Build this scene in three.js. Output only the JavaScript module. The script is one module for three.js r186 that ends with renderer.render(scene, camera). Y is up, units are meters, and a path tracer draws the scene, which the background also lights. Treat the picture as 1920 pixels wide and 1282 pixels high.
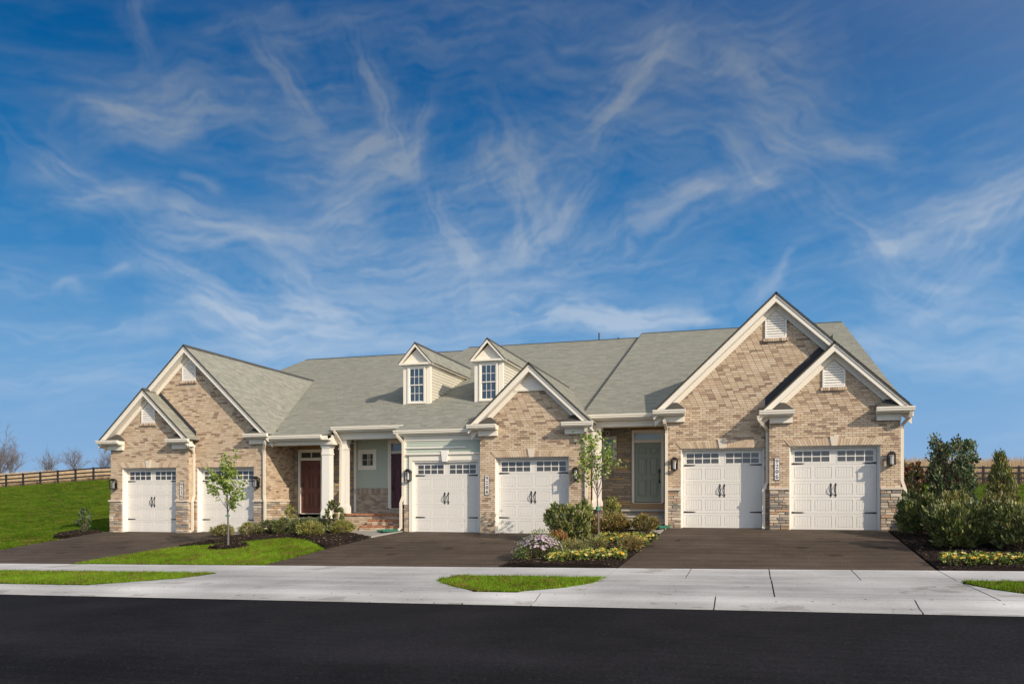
import * as THREE from 'three';
import { FontLoader } from 'three/addons/loaders/FontLoader.js';
import { TextGeometry } from 'three/addons/geometries/TextGeometry.js';
import { mergeGeometries } from 'three/addons/utils/BufferGeometryUtils.js';

// ------------------------------------------------------------------ camera, sky, sun, exposure
const scene = new THREE.Scene();
const YAW = 0.2901;
const camera = new THREE.PerspectiveCamera(2 * Math.atan(937.6 / 1513) * 180 / Math.PI, 1920 / 1875.2, 0.1, 2000);
camera.position.set(0, 0.9, 0);
camera.rotation.y = YAW;
camera.setViewOffset(1920, 1875.2, 0, 0, 1920, 1282);      // level camera with a rising front, so that uprights stay upright
camera.updateProjectionMatrix();
scene.add(camera);

const renderer = new THREE.WebGLRenderer({ antialias: true });
renderer.setSize(1024, 683);
renderer.toneMapping = THREE.LinearToneMapping;
renderer.toneMappingExposure = 1.34;
renderer.shadowMap.enabled = true;

const SUN = new THREE.Vector3(0.747, 0.454, 0.485).normalize();
const sun = new THREE.DirectionalLight(new THREE.Color(1.0, 0.86, 0.70), 3.2);
sun.position.copy(SUN).multiplyScalar(80).add(new THREE.Vector3(-8, 0, -25));
sun.target.position.set(-8, 0, -25);
sun.castShadow = true;
Object.assign(sun.shadow.camera, { left: -45, right: 45, top: 30, bottom: -30, near: 1, far: 220 });
sun.shadow.mapSize.set(4096, 4096);
scene.add(sun, sun.target);

// ------------------------------------------------------------------ random numbers and noise
function rng(seed) { let a = seed >>> 0; return () => { a = (a + 0x6D2B79F5) | 0; let t = Math.imul(a ^ (a >>> 15), 1 | a); t = (t + Math.imul(t ^ (t >>> 7), 61 | t)) ^ t; return ((t ^ (t >>> 14)) >>> 0) / 4294967296; }; }
const clamp = (x, a = 0, b = 1) => Math.min(b, Math.max(a, x));
const sm = (a, b, x) => { const t = clamp((x - a) / (b - a)); return t * t * (3 - 2 * t); };
function hash2(x, y, p) { if (p) { x = ((x % p) + p) % p; y = ((y % p) + p) % p; } let h = Math.imul(x, 374761393) + Math.imul(y, 668265263); h = Math.imul(h ^ (h >>> 13), 1274126177); return ((h ^ (h >>> 16)) >>> 0) / 4294967296; }
function vnoise(x, y, p) { const ix = Math.floor(x), iy = Math.floor(y); let fx = x - ix, fy = y - iy; fx = fx * fx * (3 - 2 * fx); fy = fy * fy * (3 - 2 * fy); const a = hash2(ix, iy, p), b = hash2(ix + 1, iy, p), c = hash2(ix, iy + 1, p), d = hash2(ix + 1, iy + 1, p); return a + (b - a) * fx + (c - a) * fy + (a - b - c + d) * fx * fy; }
function fbm(x, y, o, p) { let s = 0, w = 0.5, t = 0; for (let i = 0; i < o; i++) { s += w * vnoise(x + 17.3 * i, y + 9.1 * i, p); t += w; w *= 0.55; x *= 2; y *= 2; if (p) p *= 2; } return s / t; }

// ------------------------------------------------------------------ the sky: blue air with wisps of cirrus
{
  const W = 3072, H = 1536, data = new Float32Array(W * H * 4);
  // colours of the clear sky by height (degrees), linear
  const stops = [[0, .215, .355, .545], [4, .175, .325, .535], [9, .105, .272, .495], [14, .038, .190, .420], [20, .008, .124, .330], [27, .001, .078, .240], [34, .001, .056, .192], [60, .006, .04, .140], [90, .006, .036, .125]];
  const sky = (el) => { let i = 0; while (i < stops.length - 2 && el > stops[i + 1][0]) i++; const a = stops[i], b = stops[i + 1], t = clamp((el - a[0]) / (b[0] - a[0])); return [a[1] + (b[1] - a[1]) * t, a[2] + (b[2] - a[2]) * t, a[3] + (b[3] - a[3]) * t]; };
  // wisps: bearing and height of both ends in degrees, half width, strength
  const wisps = [
    [-25.6, 29.2, -24.9, 27.3, .5, .35], [-21.0, 28.6, -16.2, 30.4, .5, .3], [-16.2, 28.9, -10.1, 31.3, .6, .4], [-25.8, 23.8, -22.0, 24.5, 1.0, .62], [-25.3, 22.7, -23, 23.5, .6, .6],
    [-29.3, 19.6, -27.3, 18.7, .8, .62], [-28.5, 18.1, -25.5, 18.8, .5, .5], [-19, 25.6, -13.4, 25.8, 1.1, .4], [-16.6, 27.3, -14.8, 25.3, .7, .4], [-10.1, 27.6, -8.5, 23.8, .75, .5], [-11.2, 22.9, -8.5, 24.1, .5, .6],
    [-15.5, 23.9, -11.2, 23.6, .7, .4], [-14.4, 21.4, -9, 22.2, .6, .5], [-11.9, 19.8, -7.5, 22.8, .9, .45], [-6.4, 25.5, -6.8, 22.9, .6, .35], [-22.3, 20, -20.6, 20.2, .3, .3],
    [-22, 17.6, -17.6, 17.2, 1.0, .5], [-21, 16.5, -11.6, 18.4, 1.0, .35], [-32.4, 13.2, -29, 13.3, .5, .4], [-29.6, 13.4, -25.8, 14.6, .2, .4], [-23.2, 14.7, -19.6, 12.8, .9, .5], [-20.3, 12.6, -12.7, 12.5, 1.05, .58], [-14.8, 14.8, -12.3, 12.9, .85, .4],
    [-32.4, 10.5, -23.6, 11.1, .55, .3], [-11.6, 16.4, -4.2, 16.9, 1.5, .35], [-4.5, 18.8, -3.8, 16, .9, .4], [-2.3, 21.2, 0, 21.8, 1.5, .4], [-5.3, 30.6, 5.3, 30.8, 1.9, .34],
    [6.8, 25.2, 10.1, 28.3, .9, .5], [10.1, 28.3, 16.9, 28.5, 1.5, .4], [15.5, 27.4, 19.6, 25.7, 1.1, .4], [6.8, 24.9, 16.2, 23.3, 2.3, .26], [17.6, 23.7, 24.2, 21.9, .9, .42], [15.5, 22.4, 17.6, 20.5, .7, .35], [11.9, 19.8, 17.6, 20.8, .7, .45],
    [1.5, 17.5, 3.8, 19.5, 1.0, .5], [0, 22.8, 1.5, 19.5, 1.1, .45], [6, 17.4, 12.7, 19.4, .9, .4], [0, 12.6, 8.5, 12.6, .9, .75], [6.5, 12.9, 11.9, 12.5, .6, .72], [22, 18.7, 24.2, 16.5, .7, .5], [25.5, 16.5, 28.4, 17.2, 1.1, .5], [28.4, 14.3, 31.9, 17.4, .9, .5], [30.5, 18.6, 32.4, 19, 1.2, .45],
    [28.4, 12.7, 31.9, 10.6, 1.0, .38], [24.8, 13.3, 26.7, 12, .4, .3], [16.6, 14.2, 18.9, 15.9, .4, .42], [-9, 14.6, 2, 14.6, 1.6, .36], [-17, 10.8, -4, 11.4, 1.0, .38], [-32, 7.5, -14, 8.6, 1.0, .3], [10, 16, 24, 13, 1.6, .16], [24, 9.5, 32, 8.4, .8, .34], [-30, 24, -12, 22, 1.6, .12],
  ];
  const R = Math.PI / 180, sunAz = Math.atan2(SUN.x, -SUN.z) / R, sunEl = Math.asin(SUN.y) / R;
  const cell = new Map();
  for (let j = 0; j < H; j++) {
    const el = ((j + 0.5) / H - 0.5) * 180;
    const base = sky(Math.max(el, 0));
    for (let i = 0; i < W; i++) {
      const o = (j * W + i) * 4, ang = ((i + 0.5) / W - 0.5) * 2 * Math.PI;      // atan2(z, x)
      data[o + 3] = 1;
      if (el < -1) { data[o] = .16; data[o + 1] = .2; data[o + 2] = .22; continue; }
      const az = Math.atan2(Math.cos(ang), -Math.sin(ang)) / R;                  // 0 is straight behind the houses, to the right positive
      const rel = az + YAW / R;                                                  // bearing from the street's view down the row
      // the air is brighter round the sun
      const cosS = Math.sin(el * R) * Math.sin(sunEl * R) + Math.cos(el * R) * Math.cos(sunEl * R) * Math.cos((az - sunAz) * R);
      const off = Math.acos(clamp(cosS, -1, 1)) / R, halo = (3.0 * Math.exp(-off * off / 3200) + .5 * Math.exp(-off * off / 600)) * sm(118, 80, off);   // forward haze glow, strengthened outside the view to fill the shade
      let c = 0;
      // thin fibres everywhere, drawn out along the wind
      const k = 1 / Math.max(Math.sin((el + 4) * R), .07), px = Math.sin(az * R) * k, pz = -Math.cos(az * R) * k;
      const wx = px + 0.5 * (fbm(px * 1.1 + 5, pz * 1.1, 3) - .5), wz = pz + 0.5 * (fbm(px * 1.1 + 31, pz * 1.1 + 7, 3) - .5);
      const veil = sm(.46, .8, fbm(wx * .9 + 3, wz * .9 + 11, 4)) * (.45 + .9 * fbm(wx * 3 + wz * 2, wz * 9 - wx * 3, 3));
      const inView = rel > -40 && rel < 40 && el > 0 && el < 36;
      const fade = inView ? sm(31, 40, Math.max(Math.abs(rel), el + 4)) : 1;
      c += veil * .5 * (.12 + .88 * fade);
      if (inView) {
        const a1 = fbm(rel * .22 + 40, el * .3 + 3, 2) - .5, a2 = fbm(rel * .22 + 7, el * .3 + 61, 2) - .5;
        const b1 = fbm(rel * .9 + 3, el * 1.2 + 9, 3) - .5, b2 = fbm(rel * .9 + 77, el * 1.2 + 5, 3) - .5;
        const qx = rel + a1 * 3.0 + b1 * .9, qy = el + a2 * 2.0 + b2 * .55;
        let s = 0;
        for (const w of wisps) {
          const r = w[4] * 4.2;
          if (qx < Math.min(w[0], w[2]) - r || qx > Math.max(w[0], w[2]) + r || qy < Math.min(w[1], w[3]) - r || qy > Math.max(w[1], w[3]) + r) continue;
          const vx = w[2] - w[0], vy = w[3] - w[1], L = Math.hypot(vx, vy), al = ((qx - w[0]) * vx + (qy - w[1]) * vy) / L, ac = (-(qx - w[0]) * vy + (qy - w[1]) * vx) / L;
          const over = al < 0 ? -al : al > L ? al - L : 0, dd = Math.hypot(over * .55, ac) / w[4];
          // combed fibres that fan out a little from the axis of the wisp
          const fan = ac * (1 - .25 * clamp(al / L)) + .12 * al * Math.sin(w[0] * 3), f1 = fbm(al * .22 + w[0], fan * 1.5 + w[1] * 3, 4), f2 = fbm(al * .5 + w[1] * 5, fan * 4.6 + w[0], 4), fib = sm(.28, .74, .55 * f1 + .45 * f2);
          s += w[5] * (.62 * Math.exp(-dd * dd * .75) * (.35 + .95 * fib) + .42 * Math.exp(-dd * dd * .16) * fib);
        }
        // streaks across the whole field
        const str = sm(.40, .85, fbm(rel * .09 + el * .1, el * .95 - rel * .17 + 20, 5));
        s += .12 * str + .06 * sm(.45, .8, fbm(rel * .5 + 9, el * 2.6 - rel * .35, 5));
        c += Math.min(s, .95) * (1 - fade * .6) * 0.92;
      }
      c = clamp(c * sm(-1, 5, el));
      const white = [.36, .42, .50];
      const lum = .58 + .62 * sm(28, 8, el);
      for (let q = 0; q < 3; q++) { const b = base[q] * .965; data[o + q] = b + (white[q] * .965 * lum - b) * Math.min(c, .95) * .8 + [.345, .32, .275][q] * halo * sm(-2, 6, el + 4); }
    }
  }
  const t = new THREE.DataTexture(data, W, H, THREE.RGBAFormat, THREE.FloatType);
  t.mapping = THREE.EquirectangularReflectionMapping; t.magFilter = t.minFilter = THREE.LinearFilter; t.needsUpdate = true;
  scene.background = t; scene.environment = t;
}

// ------------------------------------------------------------------ geometry collector: x to the right along the facades, y up, d away from the street (z = -d)
const V3 = THREE.Vector3;
const add = (a, b, k = 1) => [a[0] + b[0] * k, a[1] + b[1] * k, a[2] + b[2] * k];
const sub = (a, b) => [a[0] - b[0], a[1] - b[1], a[2] - b[2]];
const cross = (a, b) => [a[1] * b[2] - a[2] * b[1], a[2] * b[0] - a[0] * b[2], a[0] * b[1] - a[1] * b[0]];
const dot = (a, b) => a[0] * b[0] + a[1] * b[1] + a[2] * b[2];
const len = (a) => Math.hypot(a[0], a[1], a[2]);
const unit = (a) => { const l = len(a) || 1; return [a[0] / l, a[1] / l, a[2] / l]; };
const mul = (a, k) => [a[0] * k, a[1] * k, a[2] * k];
const P = (x, y, d) => [x, y, -d];
class Buf {
  constructor(c) { this.p = []; this.n = []; this.u = []; this.k = []; this.c = c || [1, 1, 1]; this.tinted = !!c; }
  color(c) { this.c = c; this.tinted = true; return this; }
  tri(a, b, c, nrm) {
    const n = nrm || unit(cross(sub(b, a), sub(c, a))), ax = Math.abs(n[0]), ay = Math.abs(n[1]), az = Math.abs(n[2]);
    for (const v of [a, b, c]) { this.p.push(v[0], v[1], v[2]); this.n.push(n[0], n[1], n[2]); this.k.push(this.c[0], this.c[1], this.c[2]); if (ay >= ax && ay >= az) this.u.push(v[0], -v[2]); else if (ax > az) this.u.push(-v[2], v[1]); else this.u.push(v[0], v[1]); }
    return this;
  }
  quad(a, b, c, d) { return this.tri(a, b, c).tri(a, c, d); }
  obox(o, a, b, c) {                     // block with one corner and three edges
    if (dot(cross(a, b), c) < 0) { const t = a; a = b; b = t; }
    const q = (i, j, k) => add(add(add(o, a, i), b, j), c, k);
    this.quad(q(0, 0, 1), q(1, 0, 1), q(1, 1, 1), q(0, 1, 1)).quad(q(0, 0, 0), q(0, 1, 0), q(1, 1, 0), q(1, 0, 0));
    this.quad(q(0, 0, 0), q(1, 0, 0), q(1, 0, 1), q(0, 0, 1)).quad(q(0, 1, 0), q(0, 1, 1), q(1, 1, 1), q(1, 1, 0));
    return this.quad(q(0, 0, 0), q(0, 0, 1), q(0, 1, 1), q(0, 1, 0)).quad(q(1, 0, 0), q(1, 1, 0), q(1, 1, 1), q(1, 0, 1));
  }
  box(x0, x1, y0, y1, d0, d1) { return this.obox([x0, y0, -d1], [x1 - x0, 0, 0], [0, y1 - y0, 0], [0, 0, d1 - d0]); }
  prism(poly, d0, d1) {                  // outline in (x, y), from depth d0 to d1
    return this.slab(poly.map(([x, y]) => [x, y, -d0]), [0, 0, -(d1 - d0)]);
  }
  slab(pts, e) {                         // flat outline of points pushed along e
    const o = pts[0]; let nn = [0, 0, 0];
    for (let i = 1; i < pts.length - 1; i++) nn = add(nn, cross(sub(pts[i], o), sub(pts[i + 1], o)));
    if (dot(nn, e) > 0) { pts = pts.slice().reverse(); nn = mul(nn, -1); }
    const n = unit(nn), ux = unit(sub(pts[1], pts[0])), uy = cross(n, ux);
    const flat = pts.map((q) => new THREE.Vector2(dot(sub(q, pts[0]), ux), dot(sub(q, pts[0]), uy)));
    const far = pts.map((q) => add(q, e));
    for (const [a, b, c] of THREE.ShapeUtils.triangulateShape(flat, [])) { this.tri(pts[a], pts[b], pts[c]); this.tri(far[c], far[b], far[a]); }
    for (let i = 0; i < pts.length; i++) { const j = (i + 1) % pts.length; this.quad(pts[j], pts[i], far[i], far[j]); }
    return this;
  }
  sweep(prof, path, up = [0, 1, 0]) {     // closed outline [side, up] carried along points
    const rings = path.map((q, i) => {
      const t = unit(sub(path[Math.min(i + 1, path.length - 1)], path[Math.max(i - 1, 0)])), s = unit(cross(t, up)), w = cross(s, t);
      return prof.map(([a, b]) => add(add(q, s, a), w, b));
    });
    const n = prof.length;
    for (let i = 0; i + 1 < rings.length; i++) for (let j = 0; j < n; j++) { const k = (j + 1) % n; this.quad(rings[i][j], rings[i + 1][j], rings[i + 1][k], rings[i][k]); }
    const flat = prof.map(([a, b]) => new THREE.Vector2(a, b));
    for (const [a, b, c] of THREE.ShapeUtils.triangulateShape(flat, [])) { const A = rings[0], Z = rings[rings.length - 1]; this.tri(A[a], A[b], A[c]); this.tri(Z[c], Z[b], Z[a]); }
    return this;
  }
  tube(path, radii, sides = 6) {
    let prev = null;
    const rings = path.map((q, i) => {
      const t = unit(sub(path[Math.min(i + 1, path.length - 1)], path[Math.max(i - 1, 0)]));
      let s = prev && Math.abs(dot(prev, t)) < .95 ? unit(sub(prev, mul(t, dot(prev, t)))) : unit(cross(t, Math.abs(t[1]) < .9 ? [0, 1, 0] : [1, 0, 0]));
      prev = s; const w = cross(t, s), r = Array.isArray(radii) ? radii[i] : radii;
      return Array.from({ length: sides }, (_, j) => { const a = 2 * Math.PI * j / sides; return [add(add(q, s, r * Math.cos(a)), w, r * Math.sin(a)), add(mul(s, Math.cos(a)), w, Math.sin(a))]; });
    });
    for (let i = 0; i + 1 < rings.length; i++) for (let j = 0; j < sides; j++) {
      const k = (j + 1) % sides, A = rings[i][j], B = rings[i][k], C = rings[i + 1][k], D = rings[i + 1][j];
      for (const t of [[A, B, C], [A, C, D]]) for (const v of t) { this.p.push(...v[0]); this.n.push(...v[1]); this.k.push(...this.c); this.u.push(j / sides, v[0][1]); }
    }
    return this;
  }
  add(g, m) {                             // a three.js geometry, placed
    g = g.index ? g.toNonIndexed() : g.clone(); if (m) g.applyMatrix4(m);
    const a = g.attributes.position, n = g.attributes.normal;
    for (let i = 0; i < a.count; i++) { this.p.push(a.getX(i), a.getY(i), a.getZ(i)); this.n.push(n.getX(i), n.getY(i), n.getZ(i)); this.k.push(...this.c); this.u.push(a.getX(i) + a.getZ(i), a.getY(i)); }
    return this;
  }
  geometry(base = [0, 0, 0]) {
    const g = new THREE.BufferGeometry(), p = new Float32Array(this.p);
    for (let i = 0; i < p.length; i += 3) { p[i] -= base[0]; p[i + 1] -= base[1]; p[i + 2] -= base[2]; }
    g.setAttribute('position', new THREE.BufferAttribute(p, 3)); g.setAttribute('normal', new THREE.BufferAttribute(new Float32Array(this.n), 3)); g.setAttribute('uv', new THREE.BufferAttribute(new Float32Array(this.u), 2));
    if (this.tinted) g.setAttribute('color', new THREE.BufferAttribute(new Float32Array(this.k), 3));
    return g;
  }
}
const taken = {};
function numbered(name) { const n = taken[name] = (taken[name] ?? -1) + 1; return n ? `${name}_${String(n).padStart(3, '0')}` : name; }
function tag(o, label, category, group, kind) { if (label) o.userData.label = label; if (category) o.userData.category = category; if (group) o.userData.group = group; if (kind) o.userData.kind = kind; return o; }
function thing(name, label, category, at, group) {
  const o = new THREE.Group(); o.name = numbered(name); o.position.set(...at); o.base = at; scene.add(o); return tag(o, label, category, group);
}
function part(name, buf, mat, parent, label) {           // one mesh under a thing or a part
  const m = new THREE.Mesh(buf.isBufferGeometry ? buf : buf.geometry(parent.base), mat); m.name = name; m.base = parent.base; if (label) m.userData.label = label; parent.add(m); return m;
}
function solo(name, buf, mat, at, label, category, group, kind) {   // a top-level thing that is one mesh
  const m = new THREE.Mesh(buf.geometry(at), mat); m.name = numbered(name); m.position.set(...at); m.base = at; scene.add(m); return tag(m, label, category, group, kind);
}

// ------------------------------------------------------------------ textures and materials
function texture(size, metres, fn, srgb = true) {
  const d = new Uint8Array(size * size * 4);
  for (let j = 0; j < size; j++) for (let i = 0; i < size; i++) { const c = fn(i / size, j / size), o = (j * size + i) * 4; d[o] = 255 * clamp(c[0]); d[o + 1] = 255 * clamp(c[1]); d[o + 2] = 255 * clamp(c[2]); d[o + 3] = 255; }
  const t = new THREE.DataTexture(d, size, size, THREE.RGBAFormat, THREE.UnsignedByteType);
  t.wrapS = t.wrapT = THREE.RepeatWrapping; t.magFilter = t.minFilter = THREE.LinearFilter; t.repeat.set(1 / metres, 1 / metres); if (srgb) t.colorSpace = THREE.SRGBColorSpace; t.needsUpdate = true; return t;
}
const lin = (r, g, b) => new THREE.Color().setRGB(r, g, b);
const std = (c, rough = .85, o = {}) => new THREE.MeshPhysicalMaterial({ color: c, roughness: rough, side: THREE.DoubleSide, specularIntensity: rough > .8 ? .25 : .7, ...o });
const vary = (lo, hi, k) => k * (hi - lo) + lo;
const grainA = texture(1024, 5.7, (u, v) => { const a = fbm(u * 6, v * 6, 5, 6), w = fbm(u * 3 + 2, v * 30, 3, 3), g = hash2(Math.floor(u * 260), Math.floor(v * 260)), b = hash2(Math.floor(u * 1024), Math.floor(v * 1024)), st = sm(.70, .78, fbm(u * 9 + 5, v * 9 + 1, 4, 9)), k = .86 + .32 * (a - .5) + .20 * (w - .5) + .16 * (g - .5) + .08 * (b - .5) - .16 * st; return [k, k, k]; });
const grainRoad = texture(1024, 7.3, (u, v) => { const a = fbm(u * 5, v * 5, 5, 5), w = fbm(u * 2 + 4, v * 46, 3, 2), g = hash2(Math.floor(u * 330), Math.floor(v * 330)), b = hash2(Math.floor(u * 1024), Math.floor(v * 1024)), k = .62 + .34 * (a - .5) + .16 * (w - .5) + .22 * (g - .5) + .14 * (b - .5) + (g > .9935 ? .38 : 0); return [k, k, k * 1.02]; });
const grainConcrete = texture(1024, 8.1, (u, v) => { const a = fbm(u * 4, v * 4, 6, 4), f = fbm(u * 5 + 3, v * 44, 3, 5), b = hash2(Math.floor(u * 512), Math.floor(v * 512)), sp = hash2(Math.floor(u * 260), Math.floor(v * 260) + 900), st = sm(.66, .74, fbm(u * 11 + 8, v * 11 + 3, 5, 11)); const k = .82 + .30 * (a - .5) + .12 * (f - .5) + .06 * (b - .5) - .10 * st - (sp > .9965 ? .32 : 0); return [k, k * (1 - .01 * st), k * (1 - .03 * st)]; });
const grainLawn = texture(1024, 9, (u, v) => { const a = fbm(u * 8, v * 8, 5, 8), b = fbm(u * 90, v * 90, 2, 90), c = fbm(u * 3 + 9, v * 3, 3, 3); const k = .55 + .5 * (a - .5) + .45 * (b - .5); return [k * (1 + .35 * (c - .45)), k, k * .9]; });
const grainField = texture(512, 4, (u, v) => { const a = fbm(u * 30, v * 4, 4, 4), b = fbm(u * 5, v * 5, 4, 5), k = .7 + .35 * (a - .5) + .3 * (b - .5); return [k, k * .97, k * .93]; });
const grainWood = texture(256, .5, (u, v) => { const a = fbm(u * 24, v * 2, 4, 2), k = .78 + .4 * (a - .5); return [k, k * .97, k * .92]; });
const bumpFine = texture(512, .6, (u, v) => { const k = fbm(u * 40, v * 40, 3, 40); return [k, k, k]; }, false);
const M = {
  trim: std(lin(.79, .74, .635), .5), gutter: std(lin(.80, .745, .63), .38), spout: std(lin(.74, .66, .53), .45), white: std(lin(.80, .77, .705), .5), door: std(lin(.705, .68, .625), .45), column: std(lin(.79, .76, .69), .5),
  mortar: std(lin(.47, .375, .265), .95), mortarStone: std(lin(.34, .29, .24), .95), caststone: std(lin(.60, .52, .42), .85), keystone: std(lin(.66, .58, .47), .85),
  brickwork: std(lin(1, 1, 1), .92, { vertexColors: true }), shingle: std(lin(1, 1, 1), .95, { vertexColors: true }), roofBase: std(lin(.075, .072, .064), .95), ridge: std(lin(.07, .07, .066), .9), stepflash: std(lin(.035, .037, .042), .6),
  teal: std(lin(.45, .50, .42), .65), tan: std(lin(.58, .55, .45), .65), soffit: std(lin(.79, .75, .67), .7), sideWall: std(lin(.42, .40, .34), .8),
  black: std(lin(.018, .017, .017), .45), iron: std(lin(.03, .028, .026), .5, { metalness: .4 }), bronze: std(lin(.055, .04, .03), .4, { metalness: .6 }),
  maroon: std(lin(.14, .055, .045), .42), plum: std(lin(.10, .032, .045), .42), sage: std(lin(.29, .33, .265), .45), wood: std(lin(.50, .33, .17), .8, { map: grainWood }),
  glass: new THREE.MeshPhysicalMaterial({ color: lin(.055, .054, .050), roughness: .06, ior: 1.7 }), blueglass: new THREE.MeshPhysicalMaterial({ color: lin(.018, .040, .062), roughness: .05, ior: 1.9 }),  // blueglass: part of the reflected sky blue is painted into its base colour
  paintedSkyGlass: new THREE.MeshPhysicalMaterial({ color: lin(.36, .50, .58), roughness: .12, ior: 1.6 }), lampglass: new THREE.MeshPhysicalMaterial({ color: lin(.82, .80, .74), roughness: .25 }),  // right house transom and small window: sky reflection painted as pale blue
  asphalt: std(lin(.044, .042, .045), .9, { map: grainRoad, specularIntensity: .15 }), drive: std(lin(.125, .098, .077), .92, { map: grainA, specularIntensity: .15 }), concrete: std(lin(.68, .68, .67), .9, { map: grainConcrete, specularIntensity: .15 }), walk: std(lin(.60, .57, .52), .9, { map: grainConcrete }), joint: std(lin(.10, .095, .09), .95),
  flag: std(lin(.40, .37, .33), .85), lawn: std(lin(.20, .33, .024), .95, { map: grainLawn, specularIntensity: .05 }), field: std(lin(.60, .44, .26), .95, { map: grainField, specularIntensity: .05 }), mulch: std(lin(.028, .020, .016), .98, { map: grainA }),
  grass: std(lin(1, 1, 1), 1, { specularIntensity: .05, transmission: .35, thickness: 0 }), chips: std(lin(1, 1, 1), .95), straw: std(lin(1, 1, 1), .9),
  leaf: new THREE.MeshPhysicalMaterial({ color: lin(1, 1, 1), roughness: .45, side: THREE.DoubleSide, vertexColors: true, transmission: .3, thickness: 0 }),
  petal: new THREE.MeshPhysicalMaterial({ color: lin(1, 1, 1), roughness: .8, side: THREE.DoubleSide, vertexColors: true, transmission: .25, thickness: 0 }),
  bark: std(lin(.16, .14, .135), .9), stem: std(lin(.12, .085, .055), .9), fence: std(lin(.030, .027, .030), .8), green: std(lin(.03, .14, .09), .5), plate: std(lin(.84, .83, .80), .4), tie: std(lin(.06, .20, .14), .6), rubber: std(lin(.04, .04, .04), .8),
};
const BRICK = [[.585, .465, .325], [.555, .43, .30], [.53, .405, .275], [.62, .505, .37], [.50, .375, .26], [.43, .32, .225], [.37, .27, .19], [.30, .215, .155], [.575, .445, .325], [.52, .395, .28]];
const REDBRICK = [[.44, .20, .105], [.40, .175, .09], [.36, .16, .085], [.46, .235, .14]];
const GREYBRICK = [[.47, .38, .29], [.41, .33, .26], [.35, .28, .225], [.52, .43, .34], [.29, .235, .195]];
const STONE = [[.45, .375, .285], [.37, .315, .25], [.29, .26, .225], [.54, .44, .33], [.43, .33, .235], [.32, .25, .185], [.25, .235, .215], [.60, .52, .41], [.46, .31, .20]];
const LEDGE = [[.42, .345, .255], [.35, .295, .23], [.29, .255, .21], [.48, .385, .275], [.37, .29, .205], [.52, .37, .19], [.26, .235, .205], [.43, .36, .285]];
const SHINGLE = [[.272, .274, .23], [.252, .256, .215], [.295, .294, .245], [.236, .242, .204], [.266, .262, .216], [.28, .285, .24]];
const mats = (list, rough = .92) => list.map((c) => std(lin(...c), rough));
const brickMats = mats(BRICK), stoneMats = mats(STONE), ledgeMats = mats(LEDGE), redMats = mats(REDBRICK), greyMats = mats(GREYBRICK);
const brickGeo = new THREE.BoxGeometry(.193, .0575, .024);
// a few rough-faced stones of unit size: a block with its front edges knocked off unevenly
const stoneGeos = Array.from({ length: 7 }, (_, s) => {
  const r = rng(900 + s), b = new Buf(), f = () => .5 - .02 - r() * .05, F = [[-f(), -f() + .06 * r()], [f(), -f()], [f(), f() - .06 * r()], [-f(), f()]], zf = () => .36 + r() * .14;
  const back = [[-.5, -.5, -.5], [.5, -.5, -.5], [.5, .5, -.5], [-.5, .5, -.5]], mid = [[-.5, -.5, .2], [.5, -.5, .2], [.5, .5, .2], [-.5, .5, .2]], front = F.map(([x, y]) => [x, y, zf()]), c = [(r() - .5) * .4, (r() - .5) * .3, .44 + r() * .06];
  for (let i = 0; i < 4; i++) { const j = (i + 1) % 4; b.quad(back[i], back[j], mid[j], mid[i]); b.quad(mid[i], mid[j], front[j], front[i]); b.tri(front[i], front[j], c); }
  return b.geometry();
});

// ------------------------------------------------------------------ the lie of the land
const pl = (x, xs, ys) => { if (x <= xs[0]) return ys[0]; for (let i = 1; i < xs.length; i++) if (x <= xs[i]) return ys[i - 1] + (ys[i] - ys[i - 1]) * (x - xs[i - 1]) / (xs[i] - xs[i - 1]); return ys[ys.length - 1]; };
const grade = (x) => -.85 + .0165 * (clamp(x, -70, 70) + 1.1);
const houseBase = (x) => pl(x, [-90, -60, -24.2, -17.4, -12.2, -5.4, -3, 3.8, 12, 40], [-1.6, -1.2, -.37, -.37, -.21, -.21, -.005, -.005, .12, .3]);
const fenceBase = (x) => pl(x, [-140, -100, -80, -68, -45, -10, 17, 24, 60], [.6, 1.6, 2.48, 3.15, 3.5, 2.9, 2.2, 2.15, 2.1]);
const crest = (x) => pl(x, [-220, -160, -129, -105, -60, 0, 20, 40, 90], [1.8, 3.2, 4.3, 5.6, 6.2, 5.2, 4.7, 4.5, 4.3]);
function E(x, d) {
  const g = grade(x);
  if (d <= 25) return pl(d, [-40, 13.4, 13.7, 14.02, 16.73, 18.4, 25], [g, g, g + .02, g + .12, g + .16, g + .22, houseBase(x)]);
  if (d <= 71) { const t = (d - 25) / 46, b = houseBase(x), f = fenceBase(x); return b + (f - b) * (t * .75 + .25 * t * t); }
  if (d <= 112) return fenceBase(x) + (crest(x) - fenceBase(x)) * Math.sin((d - 71) / 41 * Math.PI / 2);
  return crest(x) - (d - 112) * (d - 112) * .0006;
}
function sheet(xs, ds, off) { const b = new Buf(); for (let i = 0; i + 1 < xs.length; i++) for (let j = 0; j + 1 < ds.length; j++) { const q = (x, d) => P(x, E(x, d) + off, d); b.quad(q(xs[i], ds[j]), q(xs[i + 1], ds[j]), q(xs[i + 1], ds[j + 1]), q(xs[i], ds[j + 1])); } return b; }
const range = (a, b, n) => Array.from({ length: n + 1 }, (_, i) => a + (b - a) * i / n);
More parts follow.
